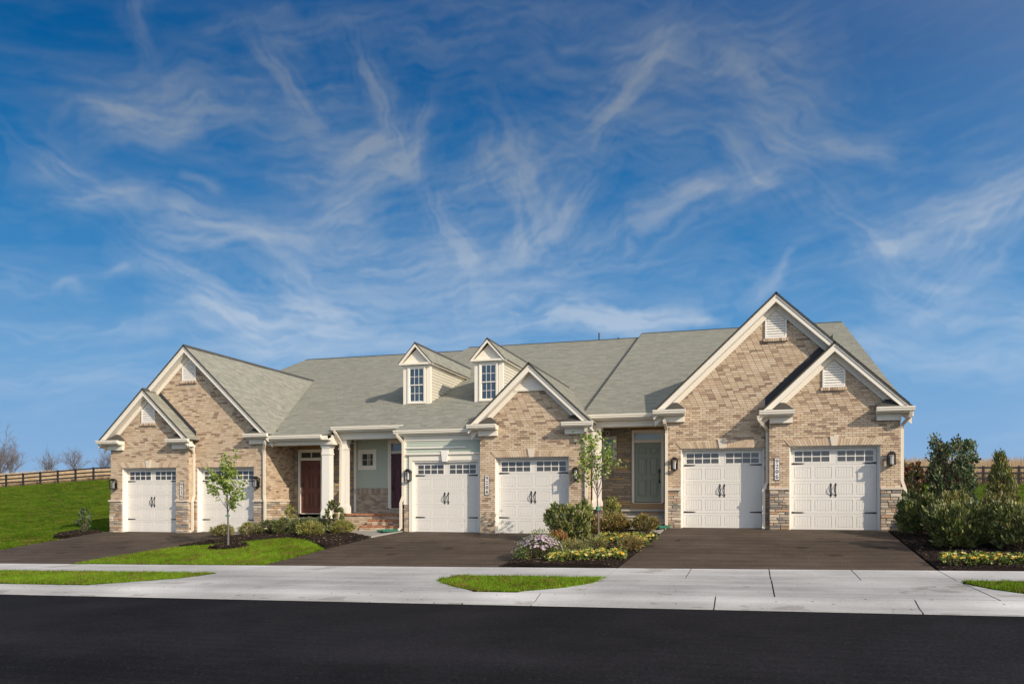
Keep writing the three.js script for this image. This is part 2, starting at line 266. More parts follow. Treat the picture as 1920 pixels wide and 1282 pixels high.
function spans(poly, v) { const xs = []; for (let i = 0; i < poly.length; i++) { const [x0, y0] = poly[i], [x1, y1] = poly[(i + 1) % poly.length]; if ((y0 <= v) !== (y1 <= v)) xs.push(x0 + (x1 - x0) * (v - y0) / (y1 - y0)); } xs.sort((a, b) => a - b); const o = []; for (let i = 0; i + 1 < xs.length; i += 2) o.push([xs[i], xs[i + 1]]); return o; }
function patch(poly, off, opt = {}) {                     // a sheet over the ground with an outline in (x, d), with a skirt
  const b = new Buf(), step = opt.step || .22, cols = opt.cols || 8, ds = poly.map((q) => q[1]), lo = Math.min(...ds), hi = Math.max(...ds), n = Math.ceil((hi - lo) / step), bump = opt.bump || (() => 0);
  const rows = range(lo + .003, hi - .003, n).map((d) => { const s = spans(poly, d)[0]; return s ? range(s[0], s[1], cols).map((x, i) => P(x, E(x, d) + off + bump(x, d, Math.min(i, cols - i) / cols), d)) : null; }).filter(Boolean);
  for (let j = 0; j + 1 < rows.length; j++) for (let i = 0; i < cols; i++) b.quad(rows[j][i], rows[j][i + 1], rows[j + 1][i + 1], rows[j + 1][i]);
  const edge = [...rows[0], ...rows.map((r) => r[cols]), ...rows[rows.length - 1].slice().reverse(), ...rows.map((r) => r[0]).reverse()], dn = opt.skirt ?? .08;
  for (let i = 0; i < edge.length; i++) { const p = edge[i], q = edge[(i + 1) % edge.length]; if (len(sub(p, q)) > 1e-5) b.quad(q, p, add(p, [0, -dn, 0]), add(q, [0, -dn, 0])); }
  return b;
}
const inside = (poly, x, d) => { let k = false; for (let i = 0, j = poly.length - 1; i < poly.length; j = i++) { const [a, b] = poly[i], [p, q] = poly[j]; if ((b > d) !== (q > d) && x < (p - a) * (d - b) / (q - b) + a) k = !k; } return k; };

{
  const gx = [...range(-320, -100, 11), ...range(-95, -30, 13), ...range(-29, 12, 41), ...range(14, 60, 12), ...range(80, 320, 8)], gd = [-40, 0, 12, 13.39, 13.7, 14.02, ...range(14.6, 16.73, 4), 17.5, 18.4, ...range(19, 25, 10), ...range(27, 71, 22)];
  solo('ground', sheet(gx, gd, -.05), M.lawn, [0, 0, 0], 'mown green lawn ground around and behind the houses', 'ground', null, 'structure');
  solo('field', sheet(gx, [71, 71.6, 73, 76, 80, 85, 90, 96, 103, 112, 125, 150, 200, 300], -.04), M.field, [0, 0, 0], 'tan dry meadow rising beyond the fence', 'field', null, 'structure');
  solo('road', sheet(range(-150, 150, 40), [-39, 0, 6, 10, 13.41], -.02), M.asphalt, [0, 0, 0], 'fresh black asphalt road along the bottom of the picture', 'road', null, 'structure');
}
// concrete: rolled kerb in segments, sidewalk and aprons in slabs
function segmentGroup(name, label, cat) { const g = thing(name, label, cat, [0, 0, 0]); g.userData.kind = 'structure'; return g; }
{
  const kerb = segmentGroup('kerb', 'light grey rolled concrete kerb and gutter beside the road', 'kerb');
  const prof = [[13.35, -.03], [13.36, .002], [13.5, .012], [13.64, .03], [13.78, .064], [13.94, .104], [14.06, .124], [14.06, -.1], [13.35, -.1]];
  for (let x = -46.35; x < 34; x += 3.05) { const b = new Buf(), x0 = x + .011, x1 = x + 3.039, n = prof.length; for (let i = 0; i < n; i++) { const [d0, h0] = prof[i], [d1, h1] = prof[(i + 1) % n]; b.quad(P(x0, grade(x0) + h0, d0), P(x1, grade(x1) + h0, d0), P(x1, grade(x1) + h1, d1), P(x0, grade(x0) + h1, d1)); } b.slab(prof.map(([d, h]) => P(x0, grade(x0) + h, d)), [.001, 0, 0]); b.slab(prof.map(([d, h]) => P(x1, grade(x1) + h, d)), [-.001, 0, 0]); part('kerb_segment', b, M.concrete, kerb); }
  const walk = segmentGroup('sidewalk', 'light grey concrete sidewalk in front of the driveways', 'sidewalk');
  for (let k = -27; k < 20; k++) { const x0 = -2.97 + k * 1.655; part('slab', patch([[x0 + .011, 16.755], [x0 + 1.644, 16.755], [x0 + 1.644, 18.395], [x0 + .011, 18.395]], .006, { step: .42, cols: 4 }), M.concrete, walk); }
  const apron = (name, label, cuts, flareL, flareR) => {
    const g = segmentGroup(name, label, 'driveway apron');
    for (let i = 0; i + 1 < cuts.length; i++) part('slab', patch([[cuts[i] + .012, 14.08], [cuts[i + 1] - .012, 14.08], [cuts[i + 1] - .012, 16.73], [cuts[i] + .012, 16.73]], .006, { step: .4, cols: 5 }), M.concrete, g);
    if (flareL) part('slab', patch(flareL, .006, { step: .15, cols: 4 }), M.concrete, g); if (flareR) part('slab', patch(flareR, .006, { step: .15, cols: 4 }), M.concrete, g);
  };
  apron('apron', 'wide concrete apron at the driveway of the right house', [-2.97, .35, 3.66], [[-4.1, 14.075], [-2.985, 14.075], [-2.985, 16.72]], [[3.675, 14.075], [4.75, 14.075], [3.9, 15.5], [3.675, 16.3]]);
  apron('apron', 'wide concrete apron at the driveway of the middle house', [-12.4, -9.35, -6.3], [[-13.75, 14.075], [-12.415, 14.075], [-12.415, 16.72], [-12.6, 15.5]], [[-6.285, 14.075], [-4.95, 14.075], [-5.55, 14.8], [-6.285, 15.7]]);
  apron('apron', 'concrete apron at the driveway of the left house, cut by the frame', [-25.4, -22.4, -19.4], null, null);
}
const DRIVES = [['driveway', 'dark brown asphalt driveway of the left house with two white garage doors', [[-24.05, 18.41], [-18.55, 18.41], [-18.15, 21], [-17.55, 22.2], [-17.35, 26.2], [-24.05, 26.2]]], ['driveway', 'dark brown asphalt driveway of the middle house between two planting beds', [[-12.3, 18.41], [-5.85, 18.41], [-5.6, 21], [-5.45, 25.9], [-11.45, 25.9], [-11.5, 25], [-11.85, 23.6], [-12.05, 21.5]]], ['driveway', 'dark brown asphalt driveway of the right house beside the tall shrubs', [[-2.95, 18.41], [3.62, 18.41], [3.7, 25.9], [-2.5, 25.9], [-2.6, 24]]]];
for (const [n, l, poly] of DRIVES) { const cx = poly.reduce((s, q) => s + q[0], 0) / poly.length; solo(n, patch(poly, .012, { step: .3, cols: 10 }), M.drive, P(cx, E(cx, 22), 22), l, 'driveway', null, 'structure'); }
const PATHS = [['walkway', 'pale concrete walk at the brick steps of the middle house', [[-14.1, 25.0], [-11.98, 24.0], [-11.52, 25.2], [-11.5, 26.1], [-13.6, 26.1]]], ['walkway', 'pale concrete walk at the stone steps of the right house', [[-4.3, 24.9], [-2.66, 23.9], [-2.58, 25.9], [-4.3, 25.9]]], ['walkway', 'pale concrete walk behind the shrubs of the left house', [[-18.2, 25.2], [-14.9, 25.2], [-14.9, 26.1], [-17.3, 26.1]]]];
for (const [n, l, poly] of PATHS) solo(n, patch(poly, .03, { step: .2, cols: 5 }), M.walk, P(poly[0][0], E(...poly[0]), poly[0][1]), l, 'walkway', null, 'structure');

// ------------------------------------------------------------------ planting beds and grass
const grainBump = (x, d, e) => (.05 + .05 * fbm(x * 2.5, d * 2.5, 2)) * sm(0, .12, e);
const LAWN_A = [[-18.5, 18.43], [-12.34, 18.43], [-12.12, 20], [-12.1, 21.3], [-12.8, 22.1], [-14.1, 23.5], [-15.2, 23.95], [-16.8, 22.6], [-17.75, 21.9], [-18.1, 21.1]];
const BED_A = [[-17.7, 21.8], [-16.8, 22.5], [-15.2, 23.85], [-14.7, 23.7], [-14.7, 25.4], [-17.35, 25.5], [-17.55, 22.6]];
const BED_A2 = [[-14.72, 23.7], [-14.1, 23.4], [-12.8, 22.0], [-12.08, 21.2], [-11.9, 22.6], [-11.85, 23.6], [-12.1, 24.0], [-14.1, 25.1], [-14.72, 25.3]];
const BED_B = [[-5.85, 18.43], [-3.0, 18.43], [-2.75, 22], [-2.62, 24.0], [-4.3, 25.3], [-4.4, 26.2], [-5.4, 26.2], [-5.4, 24], [-5.58, 21]];
const BED_C = [[3.68, 18.45], [16, 18.45], [16, 27], [4.1, 27], [4.15, 25.6], [3.76, 25.4]];
const BED_L = [[-24.1, 23.8], [-24.02, 25.3], [-25.2, 25.6], [-25.6, 24.6], [-25.0, 23.9]];
const RING = (cx, cd, r) => Array.from({ length: 16 }, (_, i) => [cx + r * Math.cos(i * Math.PI / 8), cd + r * .9 * Math.sin(i * Math.PI / 8)]);
const RING_A = RING(-15.8, 21.75, .66);
const beds = [[BED_A, 'dark mulch bed below the porch with the maroon door'], [BED_A2, 'dark mulch bed between the rounded lawn and the brick steps'], [BED_B, 'dark mulch bed with flowers between two driveways'], [BED_C, 'dark mulch bed under the shrubs at the right'], [BED_L, 'small mulch patch at the far left house corner'], [RING_A, 'round mulch ring at the foot of the young lawn tree']];
const chipM = [], chipC = [];
{
  const r = rng(5), m = new THREE.Matrix4(), q = new THREE.Quaternion(), e = new THREE.Euler();
  for (const [poly, label] of beds) {
    const cx = poly.reduce((s, v) => s + v[0], 0) / poly.length, cd = poly.reduce((s, v) => s + v[1], 0) / poly.length;
    solo('mulch_bed', patch(poly, .02, { step: .15, cols: 16, bump: grainBump }), M.mulch, P(cx, E(cx, cd), cd), label, 'mulch bed', null, 'structure');
    const xs = poly.map((v) => v[0]), ds = poly.map((v) => v[1]), x0 = Math.min(...xs), x1 = Math.min(Math.max(...xs), 9), d0 = Math.min(...ds), d1 = Math.max(...ds);
    for (let i = 0, n = (x1 - x0) * (d1 - d0) * 330; i < n; i++) {
      const x = x0 + r() * (x1 - x0), d = d0 + r() * (d1 - d0); if (!inside(poly, x, d)) continue;
      const s = spans(poly, d)[0], k = s ? Math.min(x - s[0], s[1] - x) / (s[1] - s[0]) : 0;
      e.set((r() - .5) * .9, r() * 6.28, (r() - .5) * .9); m.compose(new V3(x, E(x, d) + .024 + grainBump(x, d, k), -d), q.setFromEuler(e), new V3(.03 + r() * .07, .008 + r() * .012, .012 + r() * .02)); chipM.push(m.clone());
      const t = r(), w = .35 + r() * r() * 1.5; chipC.push(t > .97 ? [.22, .16, .10] : [.042 * w, .030 * w, .024 * w]);
    }
  }
}
function instanced(name, geo, mat, matrices, colors, label, category) {
  const im = new THREE.InstancedMesh(geo, mat, matrices.length); im.name = numbered(name); const c = new THREE.Color();
  matrices.forEach((m, i) => { im.setMatrixAt(i, m); im.setColorAt(i, c.setRGB(...colors[i])); });
  scene.add(im); return tag(im, label, category, null, 'stuff');
}
instanced('mulch_chips', new THREE.BoxGeometry(1, 1, 1), M.chips, chipM, chipC, 'shredded dark bark chips over the planting beds', 'mulch');

function tuftGeo(seed, blades, h, spread, w) {
  const r = rng(seed), b = new Buf();
  for (let i = 0; i < blades; i++) { const a = r() * 6.28, R = Math.sqrt(r()) * spread, x = R * Math.cos(a), z = R * Math.sin(a), t = r() * 6.28, L = h * (.55 + r() * .6), bx = Math.cos(t) * w, bz = Math.sin(t) * w, lx = (r() - .5) * L * .9, lz = (r() - .5) * L * .9; b.tri([x - bx, 0, z - bz], [x + bx, 0, z + bz], [x + lx, L, z + lz]); }
  return b.geometry();
}
const ISLANDS = [
  [[[-6.35, 15.75], [-5.6, 14.75], [-4.9, 14.12], [-4.15, 14.12], [-3.45, 14.8], [-3.0, 15.75], [-3.0, 16.7], [-6.27, 16.72]], 'grass island on the verge between two concrete aprons'],
  [[[-19.3, 16.72], [-12.5, 16.72], [-12.6, 15.5], [-13.75, 14.12], [-19.3, 14.12]], 'long grass verge at the left edge beside the road'],
  [[[3.74, 16.72], [3.85, 15.9], [4.0, 15.5], [4.8, 14.12], [22, 14.12], [22, 16.72]], 'grass verge at the right edge beside the road'],
  [LAWN_A, 'rounded front lawn with the young tree'],
];
const grassM = [], grassC = [], farM = [], farC = [];
{
  const r = rng(77), m = new THREE.Matrix4(), q = new THREE.Quaternion(), e = new THREE.Euler();
  const put = (list, cols, x, d, y, s) => { e.set(0, r() * 6.28, 0); m.compose(new V3(x, y, -d), q.setFromEuler(e), new V3(s, s * (.8 + r() * .5), s)); list.push(m.clone()); const n = fbm(x * .9, d * .9, 3), dry = fbm(x * 3 + 9, d * 3, 2), k = .48 + .62 * n + .85 * (r() - .4); cols.push((dry > .60 && r() > .45) || r() > .965 ? [.24 * k, .20 * k, .05 * k] : list === farM ? [.102 * k * (1 + .35 * (r() - .4)), .20 * k, .012 * k] : [.20 * k * (1 + .35 * (r() - .4)), .335 * k, .026 * k]); };
  for (const [poly, label] of ISLANDS) {
    const cx = poly.reduce((s, v) => s + v[0], 0) / poly.length, cd = poly.reduce((s, v) => s + v[1], 0) / poly.length;
    solo('lawn', patch(poly, .014, { step: .2, cols: 12 }), M.lawn, P(cx, E(cx, cd), cd), label, 'lawn', null, 'structure');
    const xs = poly.map((v) => v[0]), ds = poly.map((v) => v[1]), x0 = Math.min(...xs), x1 = Math.min(Math.max(...xs), 9), d0 = Math.min(...ds), d1 = Math.max(...ds);
    for (let i = 0, n = (x1 - x0) * (d1 - d0) * 620; i < n; i++) { const x = x0 - .05 + r() * (x1 - x0 + .1), d = d0 - .04 + r() * (d1 - d0 + .08), jx = (r() - .5) * .14, jd = (r() - .5) * .10; if (!inside(poly, x, d) || inside(RING_A, x, d)) continue; put(grassM, grassC, x + jx, d + jd, E(x, d) + .01, .7 + r() * r() * 1.1); }
  }
  // the hillside at the left, and what shows of the lawn at the right
  for (let i = 0; i < 60000; i++) { const d = 18.5 + 52.3 * Math.pow(r(), 1.25), x = d < 26 ? -24.15 - r() * 14 : -24.2 - r() * (16 + (d - 26) * 1.15); if (inside(BED_L, x, d)) continue; put(farM, farC, x, d, E(x, d) - .05, .75 + (d - 18) * .014 + r() * .4); }
  for (let i = 0; i < 9000; i++) { const d = 27 + 44 * r(), x = 5 + r() * (8 + (d - 27) * .55); put(farM, farC, x, d, E(x, d) - .05, 1 + (d - 18) * .012 + r() * .4); }
}
instanced('grass', tuftGeo(1, 10, .036, .045, .0034), M.grass, grassM, grassC, 'short mown grass blades on the front lawn and verges', 'grass');
instanced('grass', tuftGeo(2, 14, .034, .13, .006), M.grass, farM, farC, 'mown grass blades over the hillside lawn behind the houses', 'grass');
{
  const r = rng(78), m = new THREE.Matrix4(), q = new THREE.Quaternion(), e = new THREE.Euler(), L = [], C = [];
  for (let i = 0; i < 34000; i++) { const left = r() < .45, d = 71.8 + 44 * Math.pow(r(), 1.5), x = left ? -58 - r() * (40 + (d - 71) * .9) : 6 + r() * (26 + (d - 71) * .8), s = .7 + r() * .6; e.set(0, r() * 6.28, 0); const hgt = left ? .45 : 1.0; m.compose(new V3(x, E(x, d) - .06, -d), q.setFromEuler(e), new V3(s, s * hgt * (.6 + r() * .7), s)); L.push(m.clone()); const k = .7 + r() * .5; C.push(r() > .85 ? [.36 * k, .24 * k, .14 * k] : [.52 * k, .40 * k, .245 * k]); }
  instanced('dry_meadow_grass', tuftGeo(3, 14, .95, .22, .011), M.straw, L, C, 'tall tan dry grass standing in the meadow beyond the fence', 'dry grass');
}

// ------------------------------------------------------------------ house pieces
const GR = .945;                                            // rise of the front gables
const H_D = (d) => 3.6 + .3767 * (d - 25.6);                 // height of the long main roofs over each garage floor
const RIDGE_D = 40.6;
function shingles(buf, O, U, W, poly, seed) {                // courses of separate tabs, each lifted a little at its lower edge
  const r = rng(seed), N0 = unit(cross(U, W)), N = N0[1] < 0 ? mul(N0, -1) : N0, vs = poly.map((q) => q[1]), lo = Math.min(...vs), hi = Math.max(...vs), at = (u, v, n) => add(add(add(O, U, u), W, v), N, n), flip = dot(cross(U, W), N) < 0;
  for (let v = lo; v < hi; v += .142) for (const [a, b] of spans(poly, Math.min(v + .07, hi - .001))) {
    let u = a;
    while (u < b - .02) {
      const w = .16 + r() * .26, e = Math.min(b, u + w), t = .006 + r() * .006, k = .96 + r() * .1, c = SHINGLE[Math.floor(r() * SHINGLE.length)], top = Math.min(v + .15, hi + .01);
      buf.color([c[0] * k, c[1] * k, c[2] * k]);
      const A = at(u, v, t), B = at(e, v, t), C = at(e, top, .002), D = at(u, top, .002), A0 = at(u, v, -.004), B0 = at(e, v, -.004);
      if (flip) { buf.quad(A, D, C, B); buf.quad(A0, A, B, B0); } else { buf.quad(A, B, C, D); buf.quad(A0, B0, B, A); }
      u = e + .004;
    }
  }
  return buf;
}
function roofPlane(house, O, U, W, poly, seed, name = 'roof', thick = .045, label) {   // base slab > shingles
  const N0 = unit(cross(U, W)), N = N0[1] < 0 ? mul(N0, -1) : N0, pts = poly.map(([u, v]) => add(add(add(O, U, u), W, v), N, -.006));
  const base = part(name, new Buf().slab(pts, mul(N, -thick)), M.roofBase, house, label);
  const s = part('shingles', shingles(new Buf([1, 1, 1]), O, U, W, poly, seed), M.shingle, base); s.userData.kind = 'stuff'; return base;
}
// a wall of bricks in front of mortar. O: lower left corner seen from outside, U along, N out; rows(y) gives the stretches of wall at that height
function brickWall(house, cfg) {
  const { O, U, N, y0, y1, rows, seed, keep = 0, pal = BRICK, pm = brickMats, back } = cfg, r = rng(seed), wall = part('wall', back, M.mortar, house, cfg.label), buf = new Buf([1, 1, 1]), singles = [];
  let n = 0;
  for (let y = y0, k = 0; y < y1 - .03; y += .0677, k++) for (const [a, b] of rows(y + .03)) {
    let u = a - ((k % 2) ? .1015 : 0) - .03;
    while (u < b - .02) {
      const s = Math.max(u, a), e = Math.min(u + .193, b), yy = Math.min(y + .0575, y1);
      if (e - s > .03) {
        const t = r(), i = pal === BRICK ? (t > .83 ? 5 + Math.floor(r() * 3) : [0, 1, 2, 3, 4, 8, 9, 0, 3][Math.floor(r() * 9)]) : Math.floor(r() * pal.length), out = .006 + r() * .006, q = add(add(add(O, U, s), [0, y, 0]), N, -.012);
        if (e - s > .192 && yy - y > .057 && N[2] > .9) singles.push([add(add(add(q, U, .0965), [0, .02875, 0]), N, out), i]);
        else { buf.color(pal[i % pal.length]); buf.obox(q, mul(U, e - s), [0, yy - y, 0], mul(N, .012 + out)); n++; }
      }
      u += .203;
    }
  }
  const one = singles.slice(0, keep), rest = singles.slice(keep);
  for (const [q, i] of rest) { buf.color(pal[i % pal.length]); buf.obox(add(q, [-.0965, -.02875, -.012]), [.193, 0, 0], [0, .0575, 0], [0, 0, .024]); n++; }
  for (const [q, i] of one) { const m = new THREE.Mesh(brickGeo, pm[i % pal.length]); m.name = 'brick'; m.position.set(q[0] - house.base[0], q[1] - house.base[1], q[2] - house.base[2]); wall.add(m); }
  if (n) { const m = part('brickwork', buf, M.brickwork, wall); m.userData.kind = 'stuff'; }
  return wall;
}
// a wall of split stones
function stoneWall(house, cfg) {
  const { O, U, N, y0, y1, rows, seed, mm = stoneMats, hmin = .048, hmax = .105, wmin = .11, wmax = .36, back, proud = .05 } = cfg, r = rng(seed), more = new Buf([1, 1, 1]), wall = part('stone_wall', back, M.mortarStone, house, cfg.label), rot = Math.atan2(N[0], N[2]);
  for (let y = y0; y < y1 - .02;) {
    let h = hmin + r() * (hmax - hmin); if (y1 - y - h < .04) h = y1 - y;
    for (const [a, b] of rows(y + h / 2)) {
      let u = a;
      while (u < b - .03) {
        let w = wmin + r() * (wmax - wmin); if (b - u - w < .09) w = b - u;
        const halves = h > .1 && r() > .55 ? 2 : 1;
        for (let k = 0; k < halves; k++) {
          const m = new THREE.Mesh(stoneGeos[Math.floor(r() * 7)], mm[Math.floor(r() * mm.length)]), hh = h / halves, dep = proud * (.7 + r() * .6), q = add(add(add(O, U, u + w / 2), [0, y + hh * (k + .5), 0]), N, dep / 2 - .012);
          m.name = 'stone'; m.scale.set(w - .010, hh - .010, dep + .02); m.rotation.y = rot;
          if ((house.stones = (house.stones ?? 0) + 1) > 300) { m.position.set(...q); m.updateMatrix(); const c = m.material.color; more.color([c.r, c.g, c.b]).add(m.geometry, m.matrix); } else { m.position.set(q[0] - house.base[0], q[1] - house.base[1], q[2] - house.base[2]); wall.add(m); }
        }
        u += w;
      }
    }
    y += h;
  }
  if (more.p.length) part('stonework', more, M.brickwork, wall).userData.kind = 'stuff';
  return wall;
}
const cut = (list, a, b) => list.flatMap(([p, q]) => b <= p || a >= q ? [[p, q]] : [[p, a], [b, q]].filter(([s, e]) => e - s > .02));
const GUT = [[0, 0], [.085, 0], [.105, .035], [.105, .06], [.125, .085], [.125, .125], [.113, .125], [.113, .095], [.012, .095], [.012, .13], [0, .13]];
function gutter(house, p, q, out) {                            // K-shaped trough from p to q with its back along the line, opening away
  const U = unit(sub(q, p)), b = new Buf(), ring = (s) => GUT.map(([a, h]) => add(add(s, out, a), [0, h - .13, 0])), A = ring(p), B = ring(q), n = GUT.length;
  const turn = dot(cross(U, out), [0, 1, 0]) > 0;
  for (let j = 0; j < n; j++) { const k = (j + 1) % n; if (turn) b.quad(A[j], B[j], B[k], A[k]); else b.quad(A[j], A[k], B[k], B[j]); }
  const cap = GUT.slice(0, 6).concat([[0, .125]]); for (const s of [p, q]) b.slab(cap.map(([a, h]) => add(add(s, out, a), [0, h - .13, 0])), mul(U, .004));
  return part('gutter', b, M.gutter, house);
}
function downspout(house, pts, mat = M.spout) { const b = new Buf(); b.sweep([[-.042, -.03], [.042, -.03], [.042, .03], [-.042, .03]], pts, [.001, .02, 1]); const m = part('downspout', b, mat, house); return m; }

// front gable: rake boards, soffit, frieze, returns with gutter and cap roof
function gable(house, F, g) {
  const { xa, ya, half, dW, over = .33, seed, backL, backR, retL, retR } = g, dF = dW - over, Y = ya + F, ye = Y - half * GR, tr = new Buf(), fr = new Buf(), so = new Buf();
  for (const s of [-1, 1]) {
    const xe = xa + s * half, band = (a, b) => [[xe, ye - a], [xa, Y - a], [xa, Y - b], [xe, ye - b]];
    const bodyFrom = s < 0 ? (g.trimL ?? 1) : (g.trimR ?? 1), xq = xa + s * half * bodyFrom, yq = Y - half * bodyFrom * GR, bandQ = (a, b) => [[xq, yq - a], [xa, Y - a], [xa, Y - b], [xq, yq - b]];
    part('rake_board', new Buf().prism(bandQ(.045, .275), dF, dF + .03).prism(bandQ(.03, .12), dF - .025, dF - .001), M.trim, house);
    part('soffit', new Buf().prism(bandQ(.25, .265), dF + .031, dW + .05), M.soffit, house);
    part('frieze_board', new Buf().prism(bandQ(.268, .46), dW - .045, dW - .016), M.trim, house);
    // roof slope with shingles
    const L = Math.hypot(half, half * GR), U = [0, 0, -1], W = unit([-s * half, half * GR, 0]), O = [xe, ye, -dF + .04], back = s < 0 ? backL : backR;
    if (back) roofPlane(house, O, U, W, [[0, 0], [back[0] - dF, 0], [back[1] - dF, L], [0, L]], seed + (s > 0 ? 1 : 0), 'gable_roof');
  }
  part('ridge_cap', new Buf().prism([[xa - .13, Y - .13 * GR + .012], [xa, Y + .025], [xa + .13, Y - .13 * GR + .012], [xa, Y + .004]], dF - .035, (g.ridgeTo ?? dW + .3)), M.ridge, house);
  const ret = (s, w) => {                                        // cornice return at one eave
    const xo = xa + s * (half + .02), xi = xo - s * w, lo = Math.min(xo, xi), hi = Math.max(xo, xi), top = ye + .02;
    part('cornice_return', new Buf().box(lo + (s < 0 ? .12 : .03), hi - (s > 0 ? .12 : .03), top - .165, top - .012, dF - .02, dW - .014).box(lo + (s < 0 ? .30 : .05), hi - (s > 0 ? .30 : .05), top - .36, top - .165, dW - .13, dW - .013), M.trim, house);
    gutter(house, P(lo, top, dF - .021), P(hi, top, dF - .021), [0, 0, 1]);
    // little hipped cap over the return
    const xh = xi + s * .30, a = P(xo - s * .05, top, dF - .03), b = P(xi, top, dF - .03), c = P(xi, top, dW - .02), d = P(xh, top + .27, dW - .02), e = P(xo - s * .34, top + .27, dW - .02), bf = new Buf();
    const tri = (x, y, z) => (s > 0 ? bf.tri(x, z, y) : bf.tri(x, y, z)); tri(a, b, d); tri(a, d, e); tri(b, c, d); tri(a, e, c); tri(a, c, b); tri(e, d, c);
    part('return_roof', bf, M.roofBase, house);
  };
  if (retL) ret(-1, retL); if (retR) ret(1, retR);
  return { ye, dF };
}
function louverVent(house, F, xc, yb, ys, yp, w, dW) {
  const h = w / 2, v = part('gable_vent', new Buf().prism([[xc - h, F + yb], [xc + h, F + yb], [xc + h, F + ys], [xc, F + yp], [xc - h, F + ys]], dW - .02, dW + .03), M.trim, house);
  const fr = new Buf(), t = .05; fr.box(xc - h, xc - h + t, F + yb, F + ys, dW - .06, dW - .021).box(xc + h - t, xc + h, F + yb, F + ys, dW - .06, dW - .021).box(xc - h + t, xc + h - t, F + yb, F + yb + t, dW - .06, dW - .021);
    part('vent_frame', fr, M.white, v);
  for (let y = yb + t + .012; y < yp - .10; y += .075) { const k = y + .06 > ys ? Math.max(0, (yp - y - .06) / (yp - ys)) : 1, hw = (h - t) * Math.min(1, k); if (hw > .04) part('slat', new Buf().obox(P(xc - hw, F + y, dW - .055), [2 * hw, 0, 0], [0, .055, -.03], [0, .007, .004]), M.white, v); }
}
function sillBricks(house, parent, x0, x1, y, dW, r, list = brickMats) { const n = Math.round((x1 - x0) / .068), w = (x1 - x0) / n; for (let i = 0; i < n; i++) { const m = new THREE.Mesh(rowGeo, list[Math.floor(r() * list.length)]); m.name = 'sill_brick'; m.scale.set(w - .009, .09, .11); m.position.set(x0 + (i + .5) * w - house.base[0], y - house.base[1], -(dW - .03) - house.base[2]); parent.add(m); } }
const rowGeo = new THREE.BoxGeometry(1, 1, 1);
// flat arch of upright bricks with a keystone
function jackArch(house, F, xc, w, y, dW, seed) {
  const r = rng(seed), n = 32, top = w + .34, arch = part('keystone', new Buf().prism([[xc - .075, F + y - .005], [xc + .075, F + y - .005], [xc + .125, F + y + .27], [xc - .125, F + y + .27]], dW - .055, dW - .005), M.keystone, house);
  for (let i = 0; i < n; i++) {
    const a = i / n, b = (i + 1) / n, g = .004, X = (t, W) => xc - W / 2 + t * W, mx = X((a + b) / 2, (w + top) / 2); if (Math.abs(mx - xc) < .12) continue;
    const q = new Buf().prism([[X(a, w) + g, F + y], [X(b, w) - g, F + y], [X(b, top) - g, F + y + .2], [X(a, top) + g, F + y + .2]], dW - .022, dW - .002); part('arch_brick', q, brickMats[[0, 1, 2, 3, 4, 8, 9, 5, 0, 3][Math.floor(r() * 10)]], arch);
  }
}
